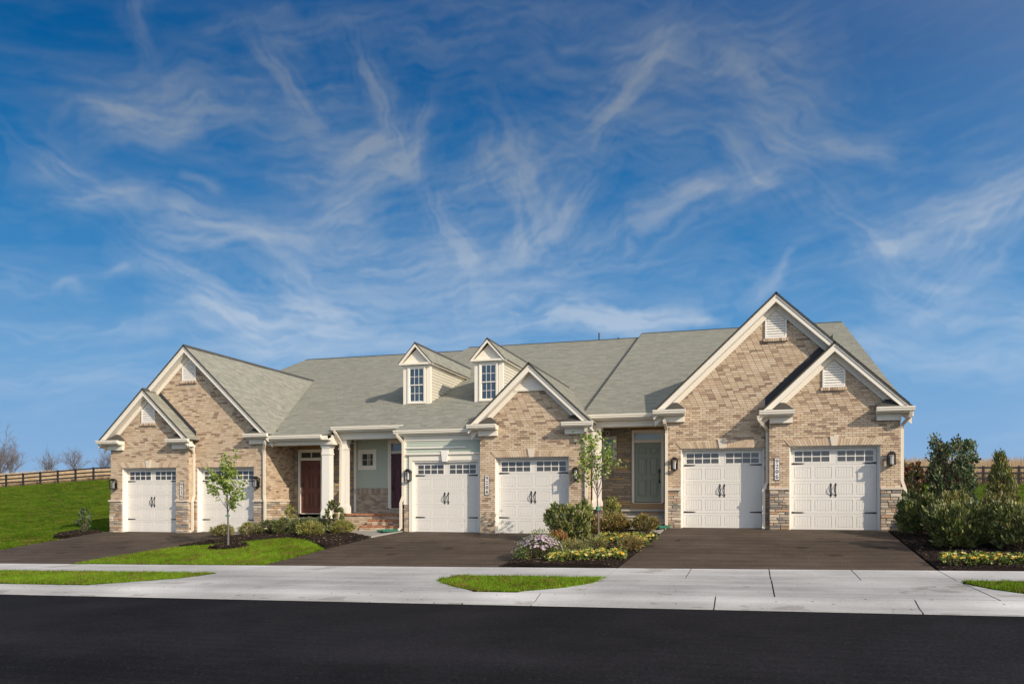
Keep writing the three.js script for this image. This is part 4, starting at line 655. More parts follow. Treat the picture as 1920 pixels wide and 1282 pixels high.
// ------------------------------------------------------------------ middle house
{
  const F = F8, house = thing('row_house', 'middle house of the row with green siding, two dormers and brick steps', 'house', P(-9.9, F, 25.5), 'attached brick houses of the row');
  const dW = 25.14, xl = -8.6, xr = -5.1, xa = -6.85, ya = 5.49, half = 2.06, door = [-8.087, -5.607], H = 2.5;
  mainRoof(house, F, -14.5, -5.3, [[-14.5, -11.75, 25.94], [-11.75, -8.75, 25.27], [-8.75, -5.3, 26.3]], 240);
  const line = (y) => { const k = (ya - .3 - y) / GR; return [Math.max(xl, xa - k), Math.min(xr, xa + k)]; }, k = (x) => F + ya - .27 - Math.abs(x - xa) * GR, t = dW + .012;
  const back = new Buf().box(xl, door[0], F - .3, F + H, t, t + .14).box(door[1], xr, F - .3, F + H, t, t + .14).prism([[xl, F + H], [xr, F + H], [xr, k(xr)], [xa, k(xa)], [xl, k(xl)]], t, t + .14);
  brickWall(house, { O: [0, F, -dW], U: [1, 0, 0], N: [0, 0, 1], y0: -.1, y1: 4.62, seed: 200, keep: 300, back, rows: (y) => { let l = [line(y)]; if (y < H + .2) { const q = y < H ? 0 : .17 * (y - H) / .2; l = cut(l, door[0] - q, door[1] + q); } return l; }, label: 'buff brick wall of the middle gable' });
  part('wall_return', new Buf().box(xl, xl + .1, F - .3, F + 3.6, dW + .155, 25.43), M.mortar, house);
  brickWall(house, { O: [xr, F, -dW], U: [0, 0, -1], N: [1, 0, 0], y0: -.1, y1: 3.4, seed: 203, back: new Buf().box(xr - .13, xr - .012, F - .3, F + 3.5, dW + .155, 27.6), rows: () => [[0, 2.45]] });
  garageDoor(house, F, (door[0] + door[1]) / 2, dW); jackArch(house, F, (door[0] + door[1]) / 2, 2.48, H, dW, 205); part('lintel', new Buf().box(door[0] - .08, door[1] + .08, F + H - .008, F + H - .001, dW - .008, dW + .22), M.iron, house);
  gable(house, F, { xa, ya, half, dW, seed: 210, backL: [25.6, 31.2], backR: [25.6, 31.2], retL: 1.0, retR: 1.0, ridgeTo: 31.0 });
  const gp = part('gable_panel', new Buf().prism([[xa - .52, F + 4.64], [xa + .52, F + 4.64], [xa, F + 5.14]], dW - .03, dW + .02), M.trim, house); for (let i = 0; i < 4; i++) { const y = 4.70 + i * .1, w = Math.max(.04, (5.1 - y) / GR * .93); part('board', new Buf().obox(P(xa - w, F + y, dW - .045), [2 * w, 0, 0], [0, .1, -.012], [0, 0, .006]), M.white, gp); }
  part('panel_trim', new Buf().box(xa - .56, xa + .56, F + 4.625, F + 4.70, dW - .06, dW - .031), M.trim, gp);
  // sided garage bay
  const dS = 25.44, sx0 = -11.44, d2 = [-11.12, -8.72];
  lapSiding(house, 'siding_wall', sx0, xl, F + .95, F + 3.30, dS, M.teal, [[d2[0] - .14, xl, F + .5, F + 2.66]]);
  part('corner_board', new Buf().box(sx0 - .03, sx0 + .075, F + .95, F + 3.3, dS - .03, dS + .08), M.trim, house);
  brickWall(house, { O: [0, F, -dS + .02], U: [1, 0, 0], N: [0, 0, 1], y0: -.1, y1: .93, seed: 220, pal: GREYBRICK.concat(BRICK.slice(0, 3)), pm: greyMats.concat(brickMats.slice(0, 3)), back: new Buf().box(sx0, d2[0] - .13, F - .2, F + .94, dS - .01, dS + .12), rows: () => [[sx0, d2[0] - .13]] });
  part('door_surround', new Buf().box(d2[0] - .13, d2[0], F, F + 2.44, dS - .06, dS + .1).box(d2[1], d2[1] + .1, F, F + 2.44, dS - .06, dS + .1).box(d2[0] - .13, d2[1] + .1, F + 2.441, F + 2.64, dS - .06, dS + .1).box(d2[0] - .2, xl - .002, F + 2.641, F + 2.70, dS - .12, dS + .02), M.trim, house);
  const kx = (d2[0] + d2[1]) / 2 - .0; part('keystone', new Buf().prism([[kx - .08, F + 2.40], [kx + .08, F + 2.40], [kx + .13, F + 2.78], [kx - .13, F + 2.78]], dS - .15, dS - .06), M.white, house);
  part('sill_moulding', new Buf().box(sx0 + .08, xl - .6, F + 2.86, F + 2.90, dS - .07, dS - .02), M.white, house);
  garageDoor(house, F, (d2[0] + d2[1]) / 2, dS, { w: d2[1] - d2[0], h: 2.44, rec: .07 });
  part('eave_board', new Buf().box(-11.75, xl - .05, F + 3.3, F + 3.47, 25.28, 25.44), M.trim, house); part('frieze_board', new Buf().box(sx0, xl, F + 3.12, F + 3.30, dS - .045, dS - .021), M.trim, house);
  gutter(house, P(-11.75, F + 3.48, 25.27), P(-8.9, F + 3.48, 25.27), [0, 0, 1]);
  // porch with brick wainscot, siding, window and plum door
  const dE = 27.7, fl = .62;
  brickWall(house, { O: [0, F, -dE + .05], U: [1, 0, 0], N: [0, 0, 1], y0: fl, y1: 1.33, seed: 230, keep: 0, pal: GREYBRICK, pm: greyMats, back: new Buf().box(-14.5, -13.13, F + .3, F + 1.335, dE - .037, dE + .1), rows: () => [[-14.5, -13.13]] });
  const rr = rng(231), wains = house.children.filter((m) => m.name === 'wall').pop(), n = 19; for (let i = 0; i < n; i++) { const m = new THREE.Mesh(rowGeo, greyMats[Math.floor(rr() * 5)]); m.name = 'cap_brick'; m.scale.set(.062, .2, .06); m.position.set(-14.5 + (i + .5) * .0717 - house.base[0], F + 1.44 - house.base[1], -(dE - .045) - house.base[2]); wains.add(m); }
  lapSiding(house, 'siding_wall', -14.42, -11.4, F + 1.55, F + 3.45, dE, M.teal, [[-14.28, -13.67, F + 2.33, F + 2.94], [-13.1, -11.95, F + .6, F + 3.32]], .105);
  part('wall_infill', new Buf().box(-11.95, -11.4, F + .6, F + 1.55, dE, dE + .1), M.teal, house);
  brickWall(house, { O: [0, F, -dE + .05], U: [1, 0, 0], N: [0, 0, 1], y0: fl, y1: fl + .14, seed: 233, pal: GREYBRICK, pm: greyMats, back: new Buf().box(-13.13, -11.9, F + .3, F + fl + .145, dE - .037, dE + .1), rows: () => [[-13.13, -11.9]] });
  part('corner_board', new Buf().box(-14.52, -14.421, F + .64, F + 3.4, dE - .075, dE + .05), M.trim, house);
  windowUnit(house, house, -14.23, -13.72, F + 2.38, F + 2.89, dE, 2, 2, { cas: .13, glass: M.glass });
  entryDoor(house, F, -12.98, -12.07, fl + .2, dE - .02, M.plum, { cas: .13, transom: .38, glass: M.blueglass });
  brickWall(house, { O: [0, F, -26.42], U: [1, 0, 0], N: [0, 0, 1], y0: -.1, y1: fl - .06, seed: 232, keep: 0, back: new Buf().box(-14.45, -11.45, F - .3, F + fl - .06, 26.43, 27.6), rows: () => [[-14.45, -11.45]] });
  const steps = thing('brick_steps', 'orange brick steps up to the porch with the plum door', 'steps', P(-12.4, F, 26));
  for (const [x0, x1, y, da, db] of [[-14.47, -11.45, fl, 26.36, 26.62], [-13.2, -11.55, fl - .205, 26.08, 26.36], [-13.35, -11.5, fl - .41, 25.80, 26.08]]) {
    if (y < fl) part('riser', new Buf().box(x0 + .01, x1 - .01, F - .15, F + y - .07, da + .02, db + .3), std(lin(.36, .27, .20), .9), steps);
    const c = Math.round((x1 - x0) / .075), w = (x1 - x0) / c; for (let i = 0; i < c; i++) { const m = new THREE.Mesh(rowGeo, redMats[Math.floor(rr() * 4)]); m.name = 'brick'; m.scale.set(w - .009, .066, db - da + (db > 26.5 ? 0 : .02)); m.position.set(x0 + (i + .5) * w - steps.base[0], F + y - .033 - steps.base[1], -(da + db) / 2 - steps.base[2]); steps.add(m); }
    if (y < fl) for (let yy = 0; yy < 2; yy++) for (let i = 0, cc = Math.round((x1 - x0) / .203); i < cc; i++) { const m = new THREE.Mesh(rowGeo, brickMats[Math.floor(rr() * 8)]); m.name = 'brick'; m.scale.set((x1 - x0) / cc - .01, .055, .03); m.position.set(x0 + (i + .5) * (x1 - x0) / cc - steps.base[0], F + y - .105 - yy * .066 - steps.base[1], -(da + .015) - steps.base[2]); steps.add(m); }
  }
  part('porch_slab', new Buf().box(-14.45, -11.45, F + fl - .055, F + fl - .004, 26.63, 27.68), M.flag, house);
  part('porch_beam', new Buf().box(-14.5, -11.42, F + 3.30, F + 3.72, 26.2, 26.55), M.trim, house); part('porch_ceiling', new Buf().box(-14.5, -11.42, F + 3.44, F + 3.48, 26.56, 27.69), M.soffit, house); part('eave_board', new Buf().box(-14.5, -11.76, F + 3.55, F + 3.70, 25.95, 26.19), M.trim, house);
  gutter(house, P(-14.5, F + 3.73, 25.94), P(-11.70, F + 3.73, 25.94), [0, 0, 1]);
  column(house, -14.28, F + fl, F + 3.3, 26.45, .28);
  downspout(house, [P(-14.38, F + 3.6, 25.86), P(-14.34, F + 3.5, 25.9), P(-14.30, F + 3.2, 26.2), P(-14.30, F + 3.05, 26.26), P(-14.34, F + .95, 26.26), P(-14.42, F + .75, 26.24), P(-14.42, F + .1, 26.24)]);
  downspout(house, [P(-11.62, F + 3.36, 25.19), P(-11.58, F + 3.26, 25.22), P(-11.47, F + 3.08, 25.36), P(-11.46, F + 2.95, 25.37), P(-11.46, F + 1.25, 25.37), P(-11.53, F + 1.0, 25.33), P(-11.53, F + .14, 25.33), P(-11.6, F + .08, 25.26)]);
  downspout(house, [P(-4.98, F + 3.36, 24.78), P(-5.0, F + 3.26, 24.8), P(-5.04, F + 3.0, 25.05), P(-5.04, F + 2.9, 25.08), P(-5.04, F + .1, 25.08)]);
  lantern(-11.24, F + 1.93, dS - .03, 'black wall lantern on green siding beside the middle house'); lantern(-5.36, F + 1.92, dW - .01, 'black wall lantern on brick behind the flowering tree bed');
  numberPlate('9208', -8.35, F + 1.6, dW - .015, 'white vertical number plate 9208 on the middle house');
  splashBlock(-11.85, 25.0, -.6, 'green splash block beside the brick steps');
  // dormers
  for (const [x0, x1, lab] of [[-12.99, -11.9, 'dormer nearer the left house'], [-10.06, -8.98, 'dormer beside the middle gable']]) {
    const dF = 28.85, yb = F + H_D(dF) - .1, ye = F + 6.36, xc = (x0 + x1) / 2, ap = F + 7.13, hw = (x1 - x0) / 2 + .15, G2 = (ap - ye) / hw, roofAt = (h) => 25.6 + (h - F - 3.6) / .3767, dEnd = roofAt(ye) + .3, dTop = roofAt(ap) + .3;
    const dm = part('dormer', new Buf().box(x0 + .02, x1 - .02, yb, ye, dF, dF + .1), M.trim, house, lab);
    const sw = new Buf(); for (const x of [x0 + .03, x1 - .08]) sw.slab([P(x, yb, dF + .1), P(x, ye, dF + .1), P(x, ye, dEnd)], [.05, 0, 0]); part('cheek', sw, M.tan, dm);
    for (const s of [0, 1]) for (let y = yb + .02; y < ye - .02; y += .115) { const a = dF + .1, b = roofAt(y + .06) + .06; if (b - a < .05) continue; const x = s ? x1 - .03 : x0 + .03; part('board', new Buf().slab([[x + (s ? .024 : -.024), y, -a], [x + (s ? .024 : -.024), y, -b], [x + (s ? .006 : -.006), y + .118, -b], [x + (s ? .006 : -.006), y + .118, -a]], [s ? -.012 : .012, 0, 0]), M.tan, dm); }
    part('corner_trim', new Buf().box(x0 - .02, x0 + .14, yb, ye, dF - .04, dF - .001).box(x1 - .14, x1 + .02, yb, ye, dF - .04, dF - .001).box(x0 + .14, x1 - .14, yb, yb + .09, dF - .05, dF - .001).box(x0 + .14, x1 - .14, ye - .1, ye, dF - .04, dF - .001).box(x1 - .02, x1 + .02, yb, ye, dF, dF + .12).box(x0 - .02, x0 + .02, yb, ye, dF, dF + .12), M.trim, dm);
    part('side_trim', new Buf().box(x1 - .02, x1 + .015, ye - .12, ye, dF + .121, dEnd - .2).box(x0 - .015, x0 + .02, ye - .12, ye, dF + .121, dEnd - .2), M.trim, dm);
    windowUnit(house, house, x0 + .24, x1 - .24, yb + .17, ye - .15, dF - .042, 3, 2, { cas: .07, double: true, glass: M.blueglass });
    const o = .2; part('pediment', new Buf().prism([[x0 - .06, ye + .02], [x1 + .06, ye + .02], [xc, ap - .16]], dF - .03, dF + .06), M.trim, dm);
    part('cornice', new Buf().box(x0 - .13, x1 + .13, ye - .04, ye + .03, dF - o, dF - .031).box(x0 - .13, x0 - .021, ye - .04, ye + .03, dF - .03, dEnd - .25).box(x1 + .021, x1 + .13, ye - .04, ye + .03, dF - .03, dEnd - .25), M.trim, dm);
    for (const s of [-1, 1]) {
      const xe = xc + s * hw, L = Math.hypot(hw, ap - ye), W = unit([-s * hw, ap - ye, 0]); part('rake_board', new Buf().prism([[xe, ye + .0], [xc, ap], [xc, ap - .12], [xe - s * .05, ye - .045]], dF - o - .02, dF - o + .015), M.trim, dm);
      part('soffit', new Buf().prism([[xe, ye - .0], [xc, ap - .015], [xc, ap - .05], [xe, ye - .035]], dF - o + .016, dF + .0), M.trim, dm);
      const b = new Buf().slab([[xe, ye + .02, -(dF - o - .03)], [xc, ap + .02, -(dF - o - .03)], [xc, ap + .02, -dTop], [xe, ye + .02, -dEnd]], [0, -.03, 0]); const rb = part('dormer_roof', b, M.roofBase, house); const sh = part('shingles', shingles(new Buf([1, 1, 1]), [xe, ye + .028, -(dF - o - .03)], [0, 0, -1], W, [[0, 0], [dEnd - dF + o, 0], [dTop - dF + o, L], [0, L]], 260 + s), M.shingle, rb); sh.userData.kind = 'stuff';
    }
    part('ridge_cap', new Buf().prism([[xc - .1, ap - .1 * G2 + .045], [xc, ap + .06], [xc + .1, ap - .1 * G2 + .045], [xc, ap + .03]], dF - o - .04, dTop - .25), M.ridge, dm);
  }
  for (const [x, h, r] of [[-7.55, .42, .035], [-6.55, .13, .04]]) { const y = F + H_D(RIDGE_D); part('vent_pipe', new Buf().tube([P(x, y - .3, RIDGE_D + .3), P(x, y + h, RIDGE_D + .3)], r, 8), M.stepflash, house); }
}
// ------------------------------------------------------------------ right house
{
  const F = F6, house = thing('row_house', 'right house of the row with sage green door and tall double gables', 'house', P(-.6, F, 25.5), 'attached brick houses of the row');
  const g = outerGarage(house, F, 4.06, -1, 25.31, 300), dB = g.dB, xi = -2.56;
  mainRoof(house, F, -5.3, 4.1, [[-5.3, -2.9, 25.76], [-2.9, 4.32, 26.2]], 340, 4.0); endWall(house, F, 4.06, 1);
  part('roof_edge', new Buf().slab([P(-5.32, F + H_D(25.7) + .02, 25.7), P(-5.32, F + H_D(RIDGE_D) + .03, RIDGE_D), P(-5.32, F + H_D(RIDGE_D) - .3, RIDGE_D), P(-5.32, F + H_D(25.7) - .3, 25.7)], [.02, 0, 0]), M.ridge, house);  // roof step edge, coloured dark to paint the shadow line beside it
  part('wall_return', new Buf().box(xi, xi + .12, F - .2, F + 3.4, dB + .013, 27.7), M.mortar, house);
  const dE = 27.62, fl = .6;
  stoneWall(house, { O: [0, F, -dE], U: [1, 0, 0], N: [0, 0, 1], y0: fl, y1: 3.4, seed: 353, mm: ledgeMats, hmin: .05, hmax: .10, wmin: .18, wmax: .62, proud: .04, rows: (y) => { let l = [[-5.05, xi]]; l = cut(l, -3.99, -2.84); if (y > 2.28 && y < 3.12) l = cut(l, -4.98, -4.47); return l; }, back: new Buf().box(-5.1, -3.97, F - .2, F + 3.5, dE + .001, dE + .1).box(-2.86, xi + .1, F - .2, F + 3.5, dE + .001, dE + .1).box(-3.97, -2.86, F + 3.2, F + 3.5, dE + .001, dE + .1) });
  part('sill_stone', new Buf().box(-4.02, -2.80, F + fl, F + fl + .19, dE - .12, dE), M.caststone.clone(), house, 'tan stone sill under the sage door').material.color.setRGB(.40, .28, .16);
  entryDoor(house, F, -3.87, -2.96, fl + .23, dE - .01, M.sage, { lites: 1, cas: .085, transom: .34, glass: M.paintedSkyGlass, lockRight: true });
  for (let i = 0; i < 8; i++) part('header_plank', new Buf().box(-4.0 + i * .148, -4.0 + (i + 1) * .148 - .006, F + 3.29, F + 3.45, dE - .06, dE - .01), M.wood, house);
  windowUnit(house, house, -4.89, -4.56, F + 2.38, F + 3.02, dE - .03, 1, 2, { cas: .08, glass: M.paintedSkyGlass });
  part('wall_vent', new Buf().add(new THREE.TorusGeometry(.06, .022, 8, 20), new THREE.Matrix4().makeTranslation(-4.79, F + 3.21, -dE + .05)).add(new THREE.CylinderGeometry(.055, .055, .03, 16).rotateX(Math.PI / 2), new THREE.Matrix4().makeTranslation(-4.79, F + 3.21, -dE + .035)), M.white, house); part('vent_hole', new Buf().add(new THREE.CylinderGeometry(.032, .032, .03, 14).rotateX(Math.PI / 2), new THREE.Matrix4().makeTranslation(-4.79, F + 3.21, -dE + .045)), M.black, house);
  stoneWall(house, { O: [0, F, -26.36], U: [1, 0, 0], N: [0, 0, 1], y0: -.1, y1: fl - .06, seed: 354, rows: () => [[-5.1, -4.08]], back: new Buf().box(-5.1, xi - .02, F - .3, F + fl - .06, 26.37, 27.6) });
  part('porch_slab', new Buf().box(-5.1, xi - .02, F + fl - .059, F + fl, 26.28, 27.6), M.flag, house);
  const steps = thing('stone_steps', 'grey flagstone steps up to the sage green door', 'steps', P(-3.35, F, 26));
  for (const [y, da, db] of [[.54, 26.36, 26.38], [.40, 26.06, 26.36], [.20, 25.76, 26.06]]) {
    if (y < .5) part('tread', new Buf().box(-4.07, -2.6, F + y - .05, F + y, da - .04, db + .015), M.flag, steps);
    const r = rng(Math.round(y * 100)); for (let x = -4.03; x < -2.66;) { const w = Math.min(.15 + r() * .3, -2.63 - x); const m = new THREE.Mesh(stoneGeos[Math.floor(r() * 7)], stoneMats[Math.floor(r() * 9)]); m.name = 'stone'; const top = y < .5 ? y - .055 : y, bot = y - .2; m.scale.set(w - .01, top - bot, .12); m.position.set(x + w / 2 - steps.base[0], F + (top + bot) / 2 - steps.base[1], -(da + .05) - steps.base[2]); steps.add(m); x += w; }
    part('step_core', new Buf().box(-4.02, -2.62, F - .2, F + y - .056, da + .06, db + .2), M.mortarStone, steps);
  }
  part('porch_beam', new Buf().box(-5.1, xi + .1, F + 3.28, F + 3.62, 26.0, 26.4), M.trim, house); part('porch_ceiling', new Buf().box(-5.1, xi, F + 3.44, F + 3.48, 26.41, 27.6), M.soffit, house); part('eave_board', new Buf().box(-5.28, -2.62, F + 3.48, F + 3.63, 25.77, 25.99), M.trim, house);
  gutter(house, P(-5.25, F + 3.66, 25.76), P(-2.85, F + 3.66, 25.76), [0, 0, 1]);
  column(house, -4.90, F + fl, F + 3.28, 26.2, .26);
  downspout(house, [P(-2.62, F + 3.38, 25.14), P(-2.60, F + 3.28, 25.18), P(-2.58, F + 3.1, 25.48), P(-2.58, F + 3.0, 25.52), P(-2.58, F + .1, 25.52)]);
  downspout(house, [P(.16, F + 3.38, 24.86), P(.17, F + 3.28, 24.9), P(.40, F + 3.05, 25.42), P(.42, F + 2.95, 25.50), P(.42, F + 1.45, 25.50), P(.32, F + 1.2, 25.44), P(.32, F + .1, 25.44), P(.3, F + .04, 25.36)]);
  downspout(house, [P(4.28, F + 3.38, 24.9), P(4.24, F + 3.25, 24.95), P(4.12, F + 3.08, 25.3), P(4.11, F + 2.95, 25.36), P(4.11, F + 1.45, 25.36), P(4.19, F + 1.2, 25.36), P(4.19, F + .1, 25.36)]);
  lantern(-2.33, F + 2.0, dB - .02, 'black wall lantern between sage door and left garage door of right house'); lantern(3.80, F + 2.06, 25.29, 'black wall lantern at the far right house corner');
  numberPlate('9206', .70, F + 1.83, 25.295, 'white vertical number plate 9206 on the right house');
  splashBlock(-2.72, 25.0, -.5, 'green splash block beside the flagstone steps');
}

// ------------------------------------------------------------------ plants
const pick = (r, list) => list[Math.floor(r() * list.length)];
function leaf(b, at, dir, size, wid, r, col) {                     // a folded blade of four corners
  const t = unit(dir), s0 = cross(t, Math.abs(t[1]) < .9 ? [0, 1, 0] : [1, 0, 0]), s1 = unit(s0), s2 = cross(t, s1), a = r() * 6.28, s = add(mul(s1, Math.cos(a)), s2, Math.sin(a)), n = cross(s, t);
  const tip = add(at, t, size), m = add(at, t, size * .5), L = add(add(m, s, wid), n, wid * .35), R = add(add(m, s, -wid), n, wid * .35), k = .75 + r() * .5;
  b.color([col[0] * k, col[1] * k, col[2] * k]); b.tri(at, L, tip); b.tri(at, tip, R);
}
// a shrub: stems, and leaves gathered in clumps inside a lumpy volume
function shrub(name, label, cat, x, d, o) {
  const r = rng(o.seed), y0 = E(x, d) + (o.lift ?? .05), t = thing(name, label, cat, P(x, y0, d), o.group), b = new Buf([1, 1, 1]), st = new Buf();
  const { w, h, n, size, cols } = o, wid = o.wid ?? .35, clumps = o.clumps ?? 40, base = o.base ?? .1, taper = o.taper ?? ((v) => Math.sin(Math.PI * (.18 + .74 * v)));
  for (let i = 0; i < clumps; i++) {
    const v = (i + r()) / clumps, a = r() * 6.283, lump = .8 + .4 * vnoise(a * 1.6 + o.seed, v * 4), R = w * taper(v) * lump * Math.sqrt(.35 + .65 * r()), c = [x + R * Math.cos(a), y0 + base * h + (1 - base) * h * v * (.9 + .2 * r()), -d + R * Math.sin(a)], cs = o.clumpSize ?? w * .22, tone = .62 + .7 * r(), cc = pick(r, cols);
    if (i % (o.stemEvery ?? 3) === 0) { const m = [x + (c[0] - x) * .35, y0 + (c[1] - y0) * .55, -d + (c[2] + d) * .35]; st.tube([[x + (r() - .5) * .06, y0 - .05, -d + (r() - .5) * .06], m, c], [.012, .008, .004], 4); }
    const out = unit([c[0] - x, (c[1] - y0 - h * .35) * (o.upness ?? 1) + .12 * h, c[2] + d]);
    for (let k = 0, nn = Math.round(n / clumps); k < nn; k++) {
      const p = [c[0] + (r() + r() - 1) * cs, c[1] + (r() + r() - 1) * cs, c[2] + (r() + r() - 1) * cs]; if (p[1] < y0 + .01) p[1] = y0 + .01 + r() * .05;
      const dir = [out[0] * (o.outward ?? .8) + (r() - .5) * 1.3, out[1] * (o.outward ?? .8) + (r() - .5) * 1.1 + (o.up ?? .35), out[2] * (o.outward ?? .8) + (r() - .5) * 1.3], q = o.mix && r() < o.mix[0] ? pick(r, o.mix[1]) : cc;
      leaf(b, p, dir, size * (.7 + r() * .6), size * wid * (.8 + r() * .4), r, mul(q, tone));
    }
  }
  part('foliage', b, M.leaf, t); part('stems', st, M.stem, t);
  if (o.flowers) { const f = new Buf([1, 1, 1]); for (let i = 0; i < o.flowers.n; i++) { const v = .35 + .65 * Math.sqrt(r()), a = r() * 6.283, R = w * taper(v) * (.85 + .3 * r()), c = [x + R * Math.cos(a), y0 + base * h + (1 - base) * h * v * 1.03 + .02, -d + R * Math.sin(a)]; flower(f, c, unit([c[0] - x, h * .9, c[2] + d]), o.flowers.size * (.7 + .6 * r()), r, pick(r, o.flowers.cols), o.flowers.petals ?? 8); } part('flowers', f, M.petal, t).userData.kind = 'stuff'; }
  return t;
}
function flower(b, c, n, s, r, col, petals = 5) {
  const u = unit(cross(n, [.3, .2, .9])), v = cross(n, u), k = .85 + r() * .3; b.color(mul(col, k));
  for (let i = 0; i < petals; i++) { const a = 6.283 * (i + r() * .3) / petals, q = 6.283 * .42 / petals, dir = (t, l, up) => add(add(add(c, u, Math.cos(t) * l), v, Math.sin(t) * l), n, up); b.tri(dir(a - q, s * .8, s * .15), dir(a + q, s * .8, s * .15), c); b.tri(dir(a - q, s * .8, s * .15), dir(a, s * 1.05, s * .12), dir(a + q, s * .8, s * .15)); }
}
const LAUREL = [[.13, .17, .04], [.165, .20, .055], [.09, .125, .035], [.22, .235, .075]], LAUREL_B = [[.19, .235, .06], [.25, .28, .085], [.12, .16, .04], [.32, .33, .11]], HOLLY = [[.08, .13, .05], [.105, .16, .065], [.06, .10, .042], [.16, .21, .095]], BRONZE = [[.30, .215, .055], [.23, .185, .05], [.37, .24, .06], [.20, .19, .055]], YELLOW = [[.26, .27, .055], [.20, .22, .05], [.33, .30, .08]], RUST = [[.36, .17, .04], [.42, .24, .07], [.28, .13, .035]], JUNI = [[.26, .26, .075], [.32, .275, .085], [.21, .22, .07]], CONIFER = [[.18, .19, .042], [.13, .15, .035], [.26, .235, .05]], REDTIP = [[.10, .10, .035], [.20, .07, .035], [.08, .10, .03], [.15, .12, .035]];
// bed between the driveways
shrub('laurel_shrub', 'large upright laurel in front of the middle garage door', 'shrub', -5.12, 23.2, { seed: 11, w: .62, h: .98, n: 3600, size: .135, wid: .20, cols: LAUREL_B, clumps: 170, clumpSize: .1, up: .9, taper: (v) => .62 + .42 * Math.sin(Math.PI * (.1 + .7 * v)), base: .05, stemEvery: 2, mix: [.14, [[.38, .38, .14]]] });
shrub('barberry_shrub', 'rounded bronze shrub right behind the laurel', 'shrub', -4.62, 24.35, { seed: 12, w: .36, h: .50, n: 2200, size: .05, wid: .4, cols: BRONZE, clumps: 110 });
shrub('barberry_shrub', 'rounded bronze shrub behind the slim tree trunk', 'shrub', -3.98, 24.5, { seed: 13, w: .46, h: .48, n: 2600, size: .05, wid: .4, cols: BRONZE, clumps: 120 });
shrub('barberry_shrub', 'rounded bronze shrub in front of the flagstone steps', 'shrub', -3.12, 24.3, { seed: 14, w: .40, h: .44, n: 2600, size: .05, wid: .4, cols: BRONZE, clumps: 120, mix: [.3, JUNI] });
shrub('euonymus_shrub', 'bright yellow-green shrub against the porch of the right house', 'shrub', -4.32, 25.6, { seed: 15, w: .30, h: .86, n: 1300, size: .085, wid: .3, cols: YELLOW, clumps: 70, up: .6, lift: .12 });
shrub('aster_plant', 'wide mound of lavender asters in bloom', 'flowering plant', -5.12, 19.55, { seed: 16, w: .74, h: .56, n: 3000, size: .06, wid: .2, cols: [[.13, .19, .045], [.18, .24, .06]], clumps: 150, taper: (v) => Math.cos(v * 1.3) * (.9 + .1 * v), base: .02, flowers: { n: 620, size: .028, cols: [[.50, .36, .45], [.57, .43, .51], [.41, .28, .39], [.63, .52, .57]], petals: 7 } });
shrub('rust_grass', 'low tuft with rust-orange leaves behind the asters', 'plant', -5.06, 21.35, { seed: 17, w: .34, h: .42, n: 900, size: .1, wid: .12, cols: RUST, clumps: 50, up: .8 });
shrub('juniper_shrub', 'low olive juniper beside the lavender asters', 'shrub', -4.42, 20.1, { seed: 18, w: .42, h: .34, n: 1500, size: .06, wid: .16, cols: JUNI, clumps: 80, up: .2 });
shrub('juniper_shrub', 'low olive juniper under the slim tree', 'shrub', -3.92, 20.9, { seed: 19, w: .42, h: .30, n: 1400, size: .06, wid: .16, cols: JUNI, clumps: 80, up: .2 });
shrub('juniper_shrub', 'low bronze juniper among the pansies by the right driveway', 'shrub', -3.02, 20.7, { seed: 20, w: .40, h: .34, n: 1500, size: .06, wid: .16, cols: JUNI, clumps: 80, up: .2, mix: [.3, RUST] });
// pansies
{
  const r = rng(31), one = (x, d, label, group, cols, big = 1) => shrub('pansy_plant', label, 'flower', x, d, { seed: Math.floor(r() * 1e6), w: .13 * big, h: .17 * big, n: 130, size: .06, wid: .36, cols: [[.24, .32, .06], [.30, .36, .095], [.17, .25, .05]], clumps: 13, lift: .07, group, stemEvery: 6, flowers: { n: 9, size: .042, cols, petals: 5 } });
  const YEL = [[.75, .50, .02], [.80, .58, .06], [.78, .68, .25], [.62, .33, .02]];
  for (let i = 0; i < 26; i++) one(-4.62 + (i % 9) * .19 + (r() - .5) * .14, 18.75 + Math.floor(i / 9) * .27 + (r() - .5) * .16 + (i % 9) * .06, 'small yellow pansy in the front clump of the bed between driveways', 'yellow pansies at the front of the middle bed', YEL);
  for (let i = 0; i < 24; i++) one(-4.05 + (i % 8) * .19 + (r() - .5) * .16, 21.9 + Math.floor(i / 8) * .42 + (r() - .5) * .25 - (i % 8) * .06, 'small yellow pansy in the back drift around the slim tree', 'yellow pansies at the back of the middle bed', YEL);
  for (let i = 0; i < 30; i++) one(3.95 + (i % 15) * .19 + (r() - .5) * .1, 18.8 + Math.floor(i / 15) * .35 + (r() - .5) * .18, 'small yellow pansy in the row below the right shrubs', 'yellow pansies in front of the right shrubs', YEL);
}
